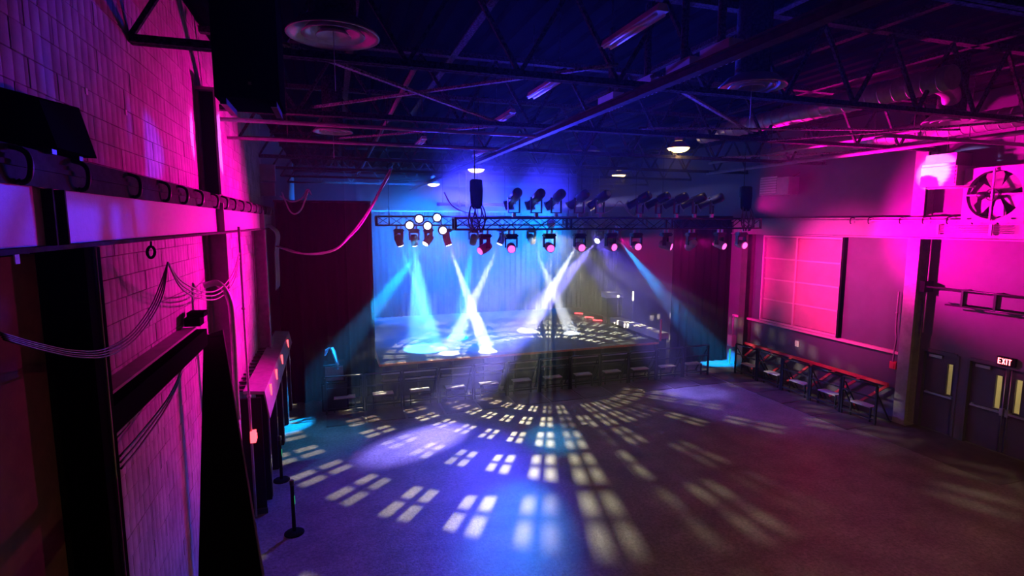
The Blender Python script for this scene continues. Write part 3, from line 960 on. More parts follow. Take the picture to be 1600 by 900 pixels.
service_pipe((XL, 10.35, 7.22), (3.9, 10.35, 7.22), 0.035, 'pink lit pipe crossing the ceiling at left behind the braces')
service_pipe((XL, 12.0, 7.15), (3.6, 12.0, 7.15), 0.03, 'lower pink lit pipe crossing at left near the small vent')
service_pipe((10.2, 7.9, 7.18), (XR, 7.9, 7.18), 0.04, 'pink lit pipe crossing above the wall fan')
service_pipe((12.5, 2.0, 7.55), (12.5, 16.0, 7.55), 0.04, 'dark pipe running along the hall right of the spiral duct')
service_pipe((13.2, 4.0, 7.3), (13.2, 17.0, 7.3), 0.05, 'red lit pipe running along the right wall below the roof')
service_pipe((1.2, 8.0, 7.7), (1.2, 28.0, 7.7), 0.04, 'dark pipe running along the hall left of the girder')

# round ceiling diffusers
def diffuser(x, y, z, R, lab):
    t = thing('round_diffuser', lab, 'ceiling vent', (x, y, z), 'round ceiling diffusers')
    part('neck', MB().lathe([(R * 0.52, z + 0.16), (R * 0.5, z + 0.2), (R * 0.5, 8.598)], (x, y, 0), n=24), 'dust', t)
    part('outer_cone', MB().lathe([(R * 0.52, z + 0.17), (R * 0.72, z + 0.13), (R * 0.97, z + 0.02), (R, z), (R * 0.97, z - 0.005), (R * 0.9, z + 0.02), (R * 0.6, z + 0.12), (R * 0.5, z + 0.14)], (x, y, 0), n=40, caps=False), 'galv', t)
    part('middle_cone', MB().lathe([(R * 0.40, z + 0.13), (R * 0.50, z + 0.10), (R * 0.68, z + 0.01), (R * 0.66, z), (R * 0.48, z + 0.08), (R * 0.38, z + 0.11)], (x, y, 0), n=36, caps=False), 'galv', t)
    part('inner_cone', MB().lathe([(R * 0.16, z + 0.10), (R * 0.22, z + 0.08), (R * 0.38, z + 0.0), (R * 0.36, z - 0.005), (R * 0.2, z + 0.06), (R * 0.05, z + 0.07)], (x, y, 0), n=30), 'galv', t)
    part('pull_wire', MB().tube([(x, y, z + 0.08), (x, y, z - 0.55)], 0.004, 5), 'cablep', t)


diffuser(0.08, 6.15, 7.42, 0.47, 'large round ceiling vent at upper left in blue light')
diffuser(0.08, 12.64, 7.45, 0.42, 'round ceiling vent at left in pink light')
diffuser(5.77, 6.53, 7.42, 0.47, 'round ceiling vent right of the main girder')
diffuser(11.2, 7.4, 7.40, 0.45, 'round ceiling vent below the duct elbow at right')
diffuser(6.76, 13.95, 7.45, 0.42, 'far round ceiling vent in the middle beyond the girder')

# fluorescent strip fixtures
def strip_light(x, y0, y1, z, lab):
    t = thing('strip_light', lab, 'strip light', (x, (y0 + y1) / 2, z), 'unlit strip lights')
    part('housing', MB().hexa([(x - 0.07, y0, z + 0.05), (x + 0.07, y0, z + 0.05), (x + 0.07, y1, z + 0.05), (x - 0.07, y1, z + 0.05), (x - 0.04, y0, z + 0.12), (x + 0.04, y0, z + 0.12), (x + 0.04, y1, z + 0.12), (x - 0.04, y1, z + 0.12)]), 'white', t)
    for s in (-1, 1):
        part('tube', MB().tube([(x + s * 0.045, y0 + 0.04, z + 0.03), (x + s * 0.045, y1 - 0.04, z + 0.03)], 0.016, 8), 'tube', t)
    part('hanger', MB().tube([(x, y0 + 0.15, z + 0.12), (x, y0 + 0.15, 8.6)], 0.006, 5).tube([(x, y1 - 0.15, z + 0.12), (x, y1 - 0.15, 8.6)], 0.006, 5), 'dust', t)


strip_light(3.10, 4.75, 5.9, 7.48, 'unlit strip light nearest the camera left of girder')
strip_light(3.14, 7.2, 8.55, 7.48, 'second unlit strip light left of girder')
strip_light(3.25, 9.8, 11.0, 7.48, 'third unlit strip light left of girder')
strip_light(2.0, 12.3, 13.4, 7.3, 'short pink lit strip light over the left swooping cable')
strip_light(3.8, 13.6, 14.8, 7.3, 'short pink lit strip light near the warm lamp over the truss')
# slot vents beside the girder
for k, (y, lab) in enumerate(((5.6, 'first slot vent beside the girder, nearest the camera'), (6.32, 'second slot vent beside the girder'), (7.2, 'third slot vent beside the girder'), (8.3, 'fourth slot vent beside the girder, farthest'))):
    x = 4.47
    t = thing('slot_vent', lab, 'vent', (x, y, 7.4), 'slot vents beside the girder')
    part('plenum', MB().box((x - 0.1, y - 0.26, 7.41), (x + 0.1, y + 0.26, 7.6)), 'grey', t)
    for j in range(5):
        part('fin', MB().box((x - 0.09, y - 0.24 + j * 0.105, 7.385), (x + 0.09, y - 0.20 + j * 0.105, 7.41)), 'white', t)
    part('collar', MB().tube([(x, y, 7.6), (x, y, 8.668)], 0.05, 8), 'dust', t)

# spiral ducts
def spiral_duct(pts, r, lab, rib=0.25):
    t = thing('spiral_duct', lab, 'duct', pts[0])
    P = [Vector(p) for p in pts]
    part('duct_run', MB().tube(P, r, 20), 'galv', t)
    sm = MB().lathe([(r, -0.012), (r + 0.012, -0.006), (r + 0.012, 0.006), (r, 0.012)], (0, 0, 0), P[1] - P[0], 18, caps=False).mesh('seam', 'galv')
    n = int((P[1] - P[0]).length / rib)
    for k in range(n):
        piece('seam', sm, P[0].lerp(P[1], (k + 0.5) / n), t)
    return t


d1 = spiral_duct([(9.65, 6.4, 7.85), (9.65, 12.7, 7.85)], 0.20, 'shiny spiral duct running along the hall at upper right')
part('elbow', MB().tube(smooth_path([(9.65, 7.0, 7.85), (10.3, 7.1, 7.95), (10.9, 7.25, 7.9), (11.15, 7.38, 7.7), (11.2, 7.4, 7.55)]), 0.15, 16), 'galv', d1)
spiral_duct([(13.95, 6.0, 7.75), (13.95, 15.0, 7.75)], 0.22, 'second spiral duct close to the right wall above fan')

# warm dome lamps
def dome_lamp(x, y, z, lab, power=22):
    t = thing('dome_lamp', lab, 'lamp', (x, y, z), 'warm dome lamps')
    part('stem', MB().tube([(x, y, z + 0.28), (x, y, 8.6)], 0.02, 8), 'dust', t)
    part('ballast', MB().lathe([(0.10, z + 0.18), (0.12, z + 0.2), (0.12, z + 0.34), (0.06, z + 0.38)], (x, y, 0)), 'grey', t)
    part('reflector', MB().lathe([(0.12, z + 0.18), (0.24, z + 0.10), (0.32, z + 0.0), (0.33, z - 0.02), (0.31, z - 0.015), (0.23, z + 0.09), (0.11, z + 0.165)], (x, y, 0), n=28, caps=False), 'grey', t)
    part('diffuser', MB().lathe([(0.30, z - 0.01), (0.27, z - 0.06), (0.18, z - 0.11), (0.05, z - 0.13)], (x, y, 0), n=28), 'dome', t)
    spot((x, y, z - 0.2), (x, y, 0), WARM, power, 165, 0.6, 0.12)


dome_lamp(9.43, 13.44, 7.62, 'bright warm dome lamp above the right half of the truss')
dome_lamp(12.21, 21.77, 7.62, 'smaller warm dome lamp farther back right of centre', 5)
dome_lamp(5.12, 19.75, 7.47, 'warm dome lamp above the left chain hoist', 5)
dome_lamp(4.63, 26.0, 7.35, 'smallest warm dome lamp at far left over the stage', 3)
dome_lamp(8.5, 1.0, 7.62, 'added unseen dome lamp beside the camera that warms the open floor', 650)  # invented lamp out of frame, added to warm the lower right floor

# ================================================================== STAGE
SZ, SY0, SY1, SX0, SX1 = 1.1, 16.87, 26.0, 1.25, 11.3
st = thing('stage', 'raised black stage with orange edge strip', 'stage', ((SX0 + SX1) / 2, SY0, 0))
part('deck', MB().box((SX0, SY0 + 0.05, SZ - 0.08), (SX1, SY1, SZ)), 'stage', st)
part('skirt', MB().box((SX0 + 0.05, SY0 + 0.10, 0), (SX1 - 0.05, SY0 + 0.16, SZ - 0.08)), 'black', st)
part('front_edge', MB().box((SX0, SY0, SZ - 0.06), (SX1, SY0 + 0.05, SZ + 0.005)), 'wood', st)
part('side_edge', MB().box((SX0 - 0.05, SY0, SZ - 0.06), (SX0, SY1, SZ + 0.015)), 'wood', st)
part('front_rail', MB().box((SX0, SY0 - 0.02, SZ - 0.33), (SX1, SY0 + 0.05, SZ - 0.29)), 'alu', st)
part('front_rail', MB().box((SX0, SY0 - 0.02, SZ - 0.55), (SX1, SY0 + 0.05, SZ - 0.51)), 'alu', st)
for k in range(10):
    x = SX0 + 0.1 + k * (SX1 - SX0 - 0.2) / 9
    part('leg', MB().box((x - 0.04, SY0 + 0.02, 0), (x + 0.04, SY0 + 0.10, SZ - 0.08)), 'blackm', st)
# ledge on the right of stage with red post
t = thing('stage_side_ledge', 'pale grey ledge along the right edge of the stage', 'ledge', (11.45, 18.6, SZ))
part('plank', MB().box((11.3, 16.95, SZ + 0.1), (11.75, 20.6, SZ + 0.32)), 'grey', t)
part('support', MB().box((11.32, 17.0, 0), (11.7, 20.5, SZ + 0.1)), 'black', t)
t = thing('marker_post', 'thin red post at the front right stage corner', 'post', (11.4, 16.9, SZ))
part('rod', MB().box((11.36, 16.9, SZ), (11.42, 16.95, SZ + 0.85)), 'redrail', t)
part('foot', MB().box((11.30, 16.86, SZ), (11.46, 16.96, SZ + 0.04)), 'blackm', t)


def curtain(name, label, x0, y0, x1, y1, z0, z1, material, pitch=0.28, amp=0.07):
    a, b = Vector((x0, y0, 0)), Vector((x1, y1, 0))
    L = (b - a).length
    u = (b - a).normalized()
    nrm = Vector((-u.y, u.x, 0))
    n = int(L / pitch * 8)
    mb = MB()
    lo, hi = [], []
    for i in range(n + 1):
        s = L * i / n
        off = amp * math.sin(2 * math.pi * s / pitch) + amp * 0.5 * math.sin(2 * math.pi * s / (pitch * 2.7) + 1.3)
        p = a + u * s + nrm * off
        lo.append(mb.bm.verts.new((p.x, p.y, z0)))
        hi.append(mb.bm.verts.new((p.x, p.y, z1)))
    for i in range(n):
        f = mb.bm.faces.new((lo[i], lo[i + 1], hi[i + 1], hi[i]))
        f.smooth = True
    t = thing(name, label, 'curtain', ((x0 + x1) / 2, (y0 + y1) / 2, z0))
    c = part('fabric', mb, material, t)
    part('track', MB().box((min(x0, x1) - 0.03, min(y0, y1) - 0.04, z1), (max(x0, x1) + 0.03, max(y0, y1) + 0.04, z1 + 0.06)), 'blackm', t)
    return t


curtain('stage_backdrop', 'wide dark pleated backdrop curtain behind the stage', 0.2, 25.5, 12.6, 25.5, SZ, 6.0, 'backdrop')
curtain('wing_curtain', 'black pleated curtain hiding the left wing of the stage', XL + 0.3, 17.3, 1.1, 17.3, 0, 6.1, 'drape', 0.35)
curtain('wing_curtain', 'black pleated curtain filling the far right corner', 12.3, 17.6, XR, 17.6, 0, 5.7, 'drape', 0.35)
curtain('side_curtain', 'pleated side curtain along the right rear of the stage', 12.15, 21.6, 12.15, 25.4, SZ, 4.2, 'backdrop', 0.3)
curtain('side_curtain', 'dark pleated side curtain along the left of the stage', 1.1, 17.4, 0.9, 25.4, SZ, 6.0, 'drape', 0.35)

# gear at stage right
t = thing('equipment_rack', 'dark equipment rack with folding top at stage right', 'equipment rack', (11.6, 20.9, SZ))
part('cabinet', MB().box((11.2, 20.75, SZ + 0.32), (11.95, 21.2, SZ + 1.15)), 'black', t)
part('sloped_top', MB().hexa([(11.15, 20.7, SZ + 1.15), (12.0, 20.7, SZ + 1.15), (12.0, 21.2, SZ + 1.15), (11.15, 21.2, SZ + 1.15), (11.15, 20.9, SZ + 1.3), (12.0, 20.75, SZ + 1.2), (12.0, 21.2, SZ + 1.3), (11.15, 21.2, SZ + 1.4)]), 'grey', t)
for k in range(3):
    part('rack_panel', MB().box((11.25, 20.73, SZ + 0.42 + k * 0.24), (11.9, 20.75, SZ + 0.62 + k * 0.24)), 'blackm', t)
part('caster', MB().box((11.22, 20.8, SZ), (11.3, 21.1, SZ + 0.32)).box((11.85, 20.8, SZ), (11.93, 21.1, SZ + 0.32)), 'blackm', t)
q = ony(966, 464, 20.6)
t = thing('clip_lamp', 'tiny white lamp on a stand at stage right', 'lamp', (q.x, 20.6, SZ))
part('stand', MB().tube([(q.x, 20.6, SZ), (q.x, 20.6, q.z)], 0.015, 6), 'blackm', t)
part('base', MB().lathe([(0.15, 0), (0.15, 0.02), (0.02, 0.04)], (q.x, 20.6, SZ)), 'blackm', t)
part('bulb', MB().lathe([(0.02, -0.05), (0.05, -0.02), (0.05, 0.02), (0.02, 0.05)], (q.x, 20.6, q.z + 0.03)), 'ledwhite', t)
q = ony(990, 463, 20.9)
t = thing('lamp_strip', 'thin vertical amber lamp strip behind the equipment rack', 'lamp', (q.x, 20.95, SZ))
part('strip', MB().box((q.x - 0.025, 20.93, q.z - 0.2), (q.x + 0.025, 20.96, q.z + 0.2)), 'ledwhite', t)
part('mount', MB().box((q.x - 0.02, 20.96, 0), (q.x + 0.02, 21.0, q.z + 0.2)), 'blackm', t)
for px, py, lab in ((914, 486, 'red glowing strip farthest back on the stage edge'), (932, 492, 'red glowing strip in the middle of the stage edge'), (942, 497, 'red glowing strip nearest the rack on the stage edge')):
    q = onz(px, py + 4, SZ + 0.03)
    q.x = min(q.x, SX1 - 0.2)
    t = thing('red_light_strip', lab, 'light strip', (q.x, q.y, SZ), 'red strips on the stage edge')
    part('tube', MB().tube([(q.x - 0.16, q.y + 0.12, SZ + 0.06), (q.x + 0.16, q.y - 0.12, SZ + 0.06)], 0.03, 8), 'led', t)
    part('base', MB().box((q.x - 0.16, q.y - 0.05, SZ + 0.001), (q.x + 0.16, q.y + 0.05, SZ + 0.03)), 'blackm', t)

# subwoofer at the left of the barricade and the cloth over it
t = thing('floor_speaker', 'dark speaker stack by the left wing curtain', 'speaker', (-0.15, 16.55, 0))
part('cabinet', MB().box((-0.5, 16.2, 0), (0.25, 16.9, 0.85)), 'black', t)
part('cabinet', MB().box((-0.42, 16.3, 0.85), (0.17, 16.9, 1.35)), 'black', t)
part('grille', MB().box((-0.46, 16.18, 0.05), (0.21, 16.2, 0.8)), 'blackm', t)
part('grille', MB().box((-0.38, 16.28, 0.89), (0.13, 16.3, 1.31)), 'strip', t)
mb = MB()
cl = [(545, 509), (541, 516), (545, 523), (556, 526), (566, 528), (577, 529)]
L0, L1 = [], []
for i, (py, px) in enumerate(((556, 508), (546, 511), (543, 517), (549, 521), (562, 525), (577, 529))):
    wdt = (3, 6, 7, 7, 6, 5)[i]
    a = ony(px - wdt * 0.5, py, 16.25 - 0.02 * (i % 2))
    b = ony(px + wdt * 0.5, py - 1, 16.32 + 0.04 * (i % 2))
    L0.append(a)
    L1.append(b)
vf = [[mb.bm.verts.new(p) for p in (a, a.lerp(b, 0.5) + Vector((0, -0.05, 0)), b)] for a, b in zip(L0, L1)]
for i in range(5):
    for j in range(2):
        f = mb.bm.faces.new((vf[i][j], vf[i][j + 1], vf[i + 1][j + 1], vf[i + 1][j]))
        f.smooth = True
bmesh.ops.solidify(mb.bm, geom=mb.bm.faces[:], thickness=0.03)
solo('hanging_cloth', mb, 'cloth', 'cloth with blue light put into its colour, draped at the left end of the barricade', 'cloth', (-0.1, 16.25, 1.3))

# ------------------------------------------------------------------ crowd barricade
def make_barricade():
    t = thing('crowd_barrier', 'x', 'barrier')
    hw = 0.515
    part('floor_plate', MB().box((-hw, -1.02, 0), (hw, 0.0, 0.012)), 'strip', t)
    for s in (-1, 1):
        part('upright', MB().box((s * hw - 0.025, -0.02, 0), (s * hw + 0.025, 0.03, 1.08)), 'blackm', t)
        part('rear_strut', MB().bar((s * (hw - 0.05), 0.02, 0.95), (s * (hw - 0.05), 0.62, 0.03), 0.03), 'blackm', t)
    part('top_rail', MB().tube([(-hw, 0.0, 1.10), (hw, 0.0, 1.10)], 0.028, 8), 'blackm', t)
    part('middle_rail', MB().box((-hw, -0.012, 0.72), (hw, 0.012, 0.76)), 'blackm', t)
    part('bottom_rail', MB().box((-hw, -0.012, 0.12), (hw, 0.012, 0.16)), 'blackm', t)
    part('step', MB().box((-0.3, 0.06, 0.40), (0.3, 0.34, 0.43)), 'grey', t)
    for s in (-1, 1):
        part('step_leg', MB().box((s * 0.3 - 0.015, 0.08, 0.0), (s * 0.3 + 0.015, 0.12, 0.40)), 'blackm', t)
    part('base_bar', MB().box((-hw, 0.58, 0), (hw, 0.64, 0.04)), 'blackm', t)
    return t


proto = make_barricade()
on = ['first', 'second', 'third', 'fourth', 'fifth', 'sixth', 'seventh', 'eighth', 'ninth', 'tenth', 'eleventh', 'twelfth']
for k in range(12):
    o = proto if k == 0 else copy_tree(proto)
    o.location = (0.14 + 1.1 * k, 15.92, 0)
    tag(o, 'black crowd barrier in front of the stage, %s from the left wall' % on[k], 'barrier', 'barriers before the stage')
for k in range(5):
    o = copy_tree(proto)
    o.location = (13.86, 15.2 - 1.1 * k + 0.08, 0)
    o.rotation_euler = (0, 0, -math.pi / 2)
    tag(o, 'black crowd barrier beside the red railing, %s from the stage' % on[k], 'barrier', 'barriers beside the right wall')


# ================================================================== TRUSS AND STAGE LAMPS
def lighting_truss(lab, x0, x1, y, z0, z1, seg=0.42):
    t = thing('lighting_truss', lab, 'truss', ((x0 + x1) / 2, y, z0))
    dy = (z1 - z0) / 2
    for zz in (z0, z1):
        for s in (-1, 1):
            part('chord', MB().tube([(x0, y + s * dy, zz), (x1, y + s * dy, zz)], 0.026, 8), 'blackm', t)
    n = int((x1 - x0) / seg)
    sg = (x1 - x0) / n
    L = math.hypot(sg, z1 - z0)
    bme = MB().tube([(0, 0, -L / 2), (0, 0, L / 2)], 0.012, 6).mesh('brace', 'blackm')
    for i in range(n):
        for s in (-1, 1):
            up = 1 if (i + (s > 0)) % 2 else -1
            d = Vector((sg, 0, up * (z1 - z0))).normalized()
            piece('brace', bme, (x0 + (i + 0.5) * sg, y + s * dy, (z0 + z1) / 2), t, Vector((0, 0, 1)).rotation_difference(d))
    for xx in [x0, x1] + [x0 + (x1 - x0) * k / 3 for k in (1, 2)]:
        mb = MB()
        mb.box((xx - 0.03, y - dy - 0.02, z0 - 0.02), (xx + 0.03, y - dy + 0.02, z1 + 0.02)).box((xx - 0.03, y + dy - 0.02, z0 - 0.02), (xx + 0.03, y + dy + 0.02, z1 + 0.02))
        mb.box((xx - 0.03, y - dy + 0.02, z0 - 0.02), (xx + 0.03, y + dy - 0.02, z0 + 0.02)).box((xx - 0.03, y - dy + 0.02, z1 - 0.02), (xx + 0.03, y + dy - 0.02, z1 + 0.02))
        part('end_frame', mb, 'blackm', t)
    return t


TYF = 13.5
lighting_truss('black box truss in front of the stage carrying the pink lamps', 2.92, 12.4, TYF, 5.33, 5.62)
UY = 17.6
lighting_truss('rear lighting truss over the stage with bright white lamps', 1.3, 11.0, UY, 5.42, 5.70)
rt_ = bpy.data.objects['lighting_truss.001']
for x in (1.7, 4.6, 7.9, 10.6):
    part('hanging_wire', MB().tube([(x, UY, 5.44), (x, UY, 8.598)], 0.008, 6), 'blackm', rt_)
    part('sling', MB().tube([(x, UY - 0.15, 5.42), (x, UY, 6.0), (x, UY + 0.15, 5.42)], 0.012, 6), 'blackm', rt_)

# moving heads
_base = MB().box((-0.17, -0.12, -0.10), (0.17, 0.12, 0.0))
bmesh.ops.bevel(_base.bm, geom=_base.bm.edges[:], offset=0.03, segments=2, affect='EDGES')
base_me = _base.mesh('base', 'blackm')
_y = MB().box((-0.16, -0.05, -0.14), (0.16, 0.05, -0.10)).box((-0.165, -0.05, -0.36), (-0.13, 0.05, -0.10)).box((0.13, -0.05, -0.36), (0.165, 0.05, -0.10))
yoke_me = _y.mesh('yoke', 'blackm')
_h = MB().lathe([(0.05, -0.19), (0.10, -0.17), (0.115, -0.10), (0.12, 0.05), (0.115, 0.17), (0.10, 0.175)], n=20)
head_me = _h.mesh('head', 'grey')
head_dark = MB().lathe([(0.05, -0.19), (0.10, -0.17), (0.115, -0.10), (0.12, 0.05), (0.115, 0.17), (0.10, 0.175)], n=20).mesh('head', 'blackm')
lens_me = {k: MB().lathe([(0.095, 0.176), (0.09, 0.185), (0.03, 0.195)], n=20).mesh('lens', m_) for k, m_ in (('pink', 'lens_pink'), ('white', 'lens_white'), ('dark', 'lens_dark'))}
clamp_me = MB().box((-0.09, -0.03, 0), (-0.05, 0.03, 0.09)).box((0.05, -0.03, 0), (0.09, 0.03, 0.09)).mesh('clamp', 'alu')


def moving_head(x, y, ztop, aim, lens, lab, group):
    t = thing('moving_head_lamp', lab, 'stage lamp', (x, y, ztop - 0.09), group)
    L = t.location.copy()
    piece('clamp', clamp_me, L, t)
    piece('base', base_me, L, t)
    d = (Vector(aim) - (L + Vector((0, 0, -0.36)))).normalized()
    yaw = Quaternion((0, 0, 1), math.atan2(d.x, -d.y))
    piece('yoke', yoke_me, L, t, yaw)
    hd = piece('head', head_me if lens == 'pink' else head_dark, L + Vector((0, 0, -0.36)), t, Vector((0, 0, 1)).rotation_difference(d))
    ln = bpy.data.objects.new('lens', lens_me[lens])
    COL.objects.link(ln)
    ln.parent = hd
    return L + Vector((0, 0, -0.36)) + d * 0.26, d


# ellipsoidal spotlights standing on the front truss
body_me = MB().lathe([(0.05, -0.26), (0.085, -0.25), (0.10, -0.2), (0.10, -0.02), (0.075, 0.02), (0.075, 0.26), (0.085, 0.27), (0.085, 0.30), (0.07, 0.30)], n=18).mesh('barrel', 'blackm')
shut_me = MB().box((-0.12, -0.012, -0.0), (0.12, 0.012, 0.04)).box((-0.012, -0.12, 0.0), (0.012, 0.12, 0.04)).mesh('shutter', 'alu')
frame_me = MB().box((-0.1, -0.1, 0.30), (0.1, 0.1, 0.315)).mesh('gel_frame', 'alu')
ybk = MB().box((-0.13, -0.02, -0.02), (-0.11, 0.02, 0.28)).box((0.11, -0.02, -0.02), (0.13, 0.02, 0.28)).box((-0.13, -0.02, -0.04), (0.13, 0.02, -0.02)).mesh('yoke', 'blackm')
clampb = MB().box((-0.03, -0.03, -0.12), (0.03, 0.03, -0.04)).mesh('clamp', 'alu')


def spotlight(px, lab, aim):
    q = ony(px, 330, TYF - 0.14)
    t = thing('ellipsoidal_spotlight', lab, 'spotlight', (q.x, TYF - 0.14, 5.80), 'spotlights on top of the front truss')
    L = t.location.copy()
    c = L + Vector((0, 0, 0.26))
    d = (Vector(aim) - c).normalized()
    yaw = Quaternion((0, 0, 1), math.atan2(d.x, -d.y))
    rot = Vector((0, 0, 1)).rotation_difference(d)
    t.scale = (1.3, 1.3, 1.3)
    piece('clamp', clampb, L, t)
    piece('yoke', ybk, L, t, yaw)
    b = piece('barrel', body_me, c, t, rot)
    for nm, me in (('shutter', shut_me), ('gel_frame', frame_me)):
        o = bpy.data.objects.new(nm, me)
        COL.objects.link(o)
        o.parent = b


names = ['pink lit first', 'second', 'third', 'fourth', 'fifth', 'sixth', 'seventh', 'eighth', 'ninth', 'tenth']
for k, px in enumerate((803, 838, 869, 905, 937, 1000, 1029, 1057, 1085, 1112)):
    spotlight(px, 'spotlight standing on the front truss, %s from the left' % names[k], (4.0 + 0.25 * k, 19.0, 3.2))

pink_px = (755, 796, 855, 902, 950, 990, 1036, 1076, 1120, 1153)
pink_aim = [(-1.9, 11.0, 2.0), (2.5, 6, 3.5), (4.2, 4, 3.2), (6.0, 4, 3.4), (9, 5, 3.5), (6.5, 4, 3.5), (14, 8, 3), (9.5, 20, 1.0), (13, 6, 2.5), (12, 4, 3.0)]
for k, px in enumerate(pink_px):
    q = ony(px, 362, TYF)
    moving_head(q.x, TYF - 0.145, 5.305, pink_aim[k], 'pink', 'pink lit moving head lamp under the front truss, %s from the left' % (names[k].replace('pink lit ', '')), 'moving heads under the front truss')

# chain hoists with cable bundles
def hoist(px, ztop, lab):
    q = ony(px, 340, TYF)
    x = q.x
    t = thing('chain_hoist', lab, 'chain hoist', (x, TYF, 5.65))
    part('chain', MB().tube([(x, TYF, 6.6), (x, TYF, 8.6)], 0.015, 6), 'blackm', t)
    part('motor', MB().lathe([(0.10, 6.25), (0.13, 6.28), (0.13, 6.55), (0.08, 6.6)], (x, TYF, 0), n=16), 'blackm', t)
    part('chain_bag', MB().lathe([(0.09, 5.85), (0.15, 5.95), (0.165, 6.3), (0.15, 6.56), (0.12, 6.58)], (x + 0.02, TYF - 0.1, 0), n=16), 'black', t)
    part('lifting_hook', MB().tube([(x, TYF, 5.66), (x, TYF, 5.98)], 0.012, 6), 'alu', t)
    for j in range(7):
        a = j * 0.9
        part('cable_loop', MB().tube(smooth_path([(x + 0.05 * math.cos(a), TYF - 0.1, 6.1), (x + 0.2 * math.cos(a), TYF - 0.2, 5.8), (x + 0.22 * math.cos(a + .4), TYF - 0.22, 5.5), (x + 0.12 * math.cos(a + 1), TYF - 0.2, 5.25)]), 0.018, 6), 'cable', t)


hoist(742, 7, 'chain hoist with cable bundle at the left end of the truss')
hoist(1160, 7, 'chain hoist with cable bundle at the right end of the truss')
cable('pale cable swagging in two loops above the middle of the truss', [smooth_path([ony(935, 336, TYF + .2), ony(955, 328, TYF + .2), ony(968, 314, TYF + .2), ony(980, 330, TYF + .2), ony(990, 338, TYF + .2), ony(1002, 332, TYF + .2), ony(1012, 318, TYF + .2)])], 0.015, 'cablep', 'cable_loop')
cable('thin dark cable hanging from ceiling to left end of truss', [smooth_path([ony(694, 300, TYF), ony(705, 320, TYF), ony(722, 330, TYF), ony(740, 334, TYF)])], 0.015, 'cablep', 'cable_loop')
# cross pipe hanging above the truss
for x0, x1, y, lab, drops in ((3.5, 6.2, 19.0, 'pale hanging pipe with clamps behind the left hoist', (4.3, 4.55)), (8.4, 12.2, 18.0, 'warm lit hanging pipe with clamps above the middle of the truss', (9.0, 9.3))):
    t = thing('hanging_pipe', lab, 'pipe', (x0, y, 6.15))
    part('run', MB().tube([(x0, y, 6.15), (x1, y, 6.15)], 0.06, 10), 'steel', t)
    for d in drops:
        part('clamp', MB().box((d - 0.05, y - 0.09, 6.06), (d + 0.05, y + 0.09, 6.26)), 'alu', t)
        part('drop_rod', MB().tube([(d, y, 5.6), (d, y, 7.3)], 0.012, 6), 'alu', t)
    for d in (x0 + 0.2, x1 - 0.2):
        part('hanger_rod', MB().tube([(d, y, 6.2), (d, y, 8.6)], 0.01, 6), 'dust', t)

# ------------------------------------------------------------------ rear lamps: real beams through the haze
BP = 60000
rear = [
    # px, aim, colour, power, angle, lens, label
    (622, (3.4, 18.4, 1.1), AQUA, 1.8, 8, 'white', 'white lit lamp at the left end of the rear truss'),
    (646, (2.9, 18.6, 1.1), AQUA, 1.0, 24, 'white', 'white lit lamp second from left on the rear truss'),
    (668, (-1.0, 15.6, 0.6), CYAN, 0.8, 13, 'white', 'white lit lamp third from left on the rear truss'),
    (697, tuple(onz(762, 549, SZ)), WHITE, 5.0, 9.5, 'white', 'white lit lamp fourth from left on the rear truss'),
    (738, (4.4, 20, 1.1), CYAN, 2.5, 12, 'dark', 'dark lamp behind the left hoist on the rear truss'),
    (782, tuple(onz(702, 552, SZ)), WHITE, 5.0, 9.5, 'white', 'white lit lamp above the meeting beams on rear truss'),
    (828, (8.9, 19.4, 1.1), WHITE, 4.0, 8, 'white', 'white lit lamp left of the mirror globe on rear truss'),
    (905, (7.4, 20.4, 1.1), WHITE, 3.0, 10, 'white', 'white lit lamp right of the mirror globe on rear truss'),
    (934, (2.0, 13.2, 0.0), LAV, 2.3, 12, 'white', 'lavender lamp with long beam on the rear truss'),
    (962, (13.4, 17.3, 1.0), CYAN, 0.8, 14, 'dark', 'blue lamp at the right end of the rear truss'),
]
for px, aim, colr, pw, ang, lens, lab in rear:
    q = ony(px, 360, UY)
    p, d = moving_head(q.x, UY - 0.14, 5.395, aim, lens, lab, 'lamps on the rear truss')
    spot(p, aim, colr, BP * pw, ang, 0.7 if colr != LAV else 1.0, 0.03)

glare_me = MB().lathe([(0.10, -0.16), (0.15, -0.12), (0.16, 0.0), (0.155, 0.02)], n=22).mesh('can', 'blackm')
face_me = MB().lathe([(0.11, 0.021), (0.10, 0.026), (0.02, 0.03)], n=22).mesh('lit_face', emission('lit_blue_white_face', (0.55, 0.75, 1.0), 6.0))
for k, (px, py) in enumerate(((640, 352), (655, 342), (668, 353), (683, 340), (692, 360))):  # lit cans added to stand in for the glare of the rear lamps
    q = ony(px, py, UY - 0.45)
    t = thing('glare_lamp', 'added blue white lamp standing in for glare on the rear truss, %s of five from the left' % on[k], 'stage lamp', q, 'added glare lamps at the left of the rear truss')
    d = (EYE + Vector((0.5 * k, 0, -1.5)) - q).normalized()
    c = piece('can', glare_me, q, t, Vector((0, 0, 1)).rotation_difference(d))
    f = bpy.data.objects.new('lit_face', face_me)
    COL.objects.link(f)
    f.parent = c
    part('bracket', MB().bar(q + Vector((0, 0.08, 0.0)), (q.x, UY - 0.14, 5.56), 0.03), 'blackm', t)

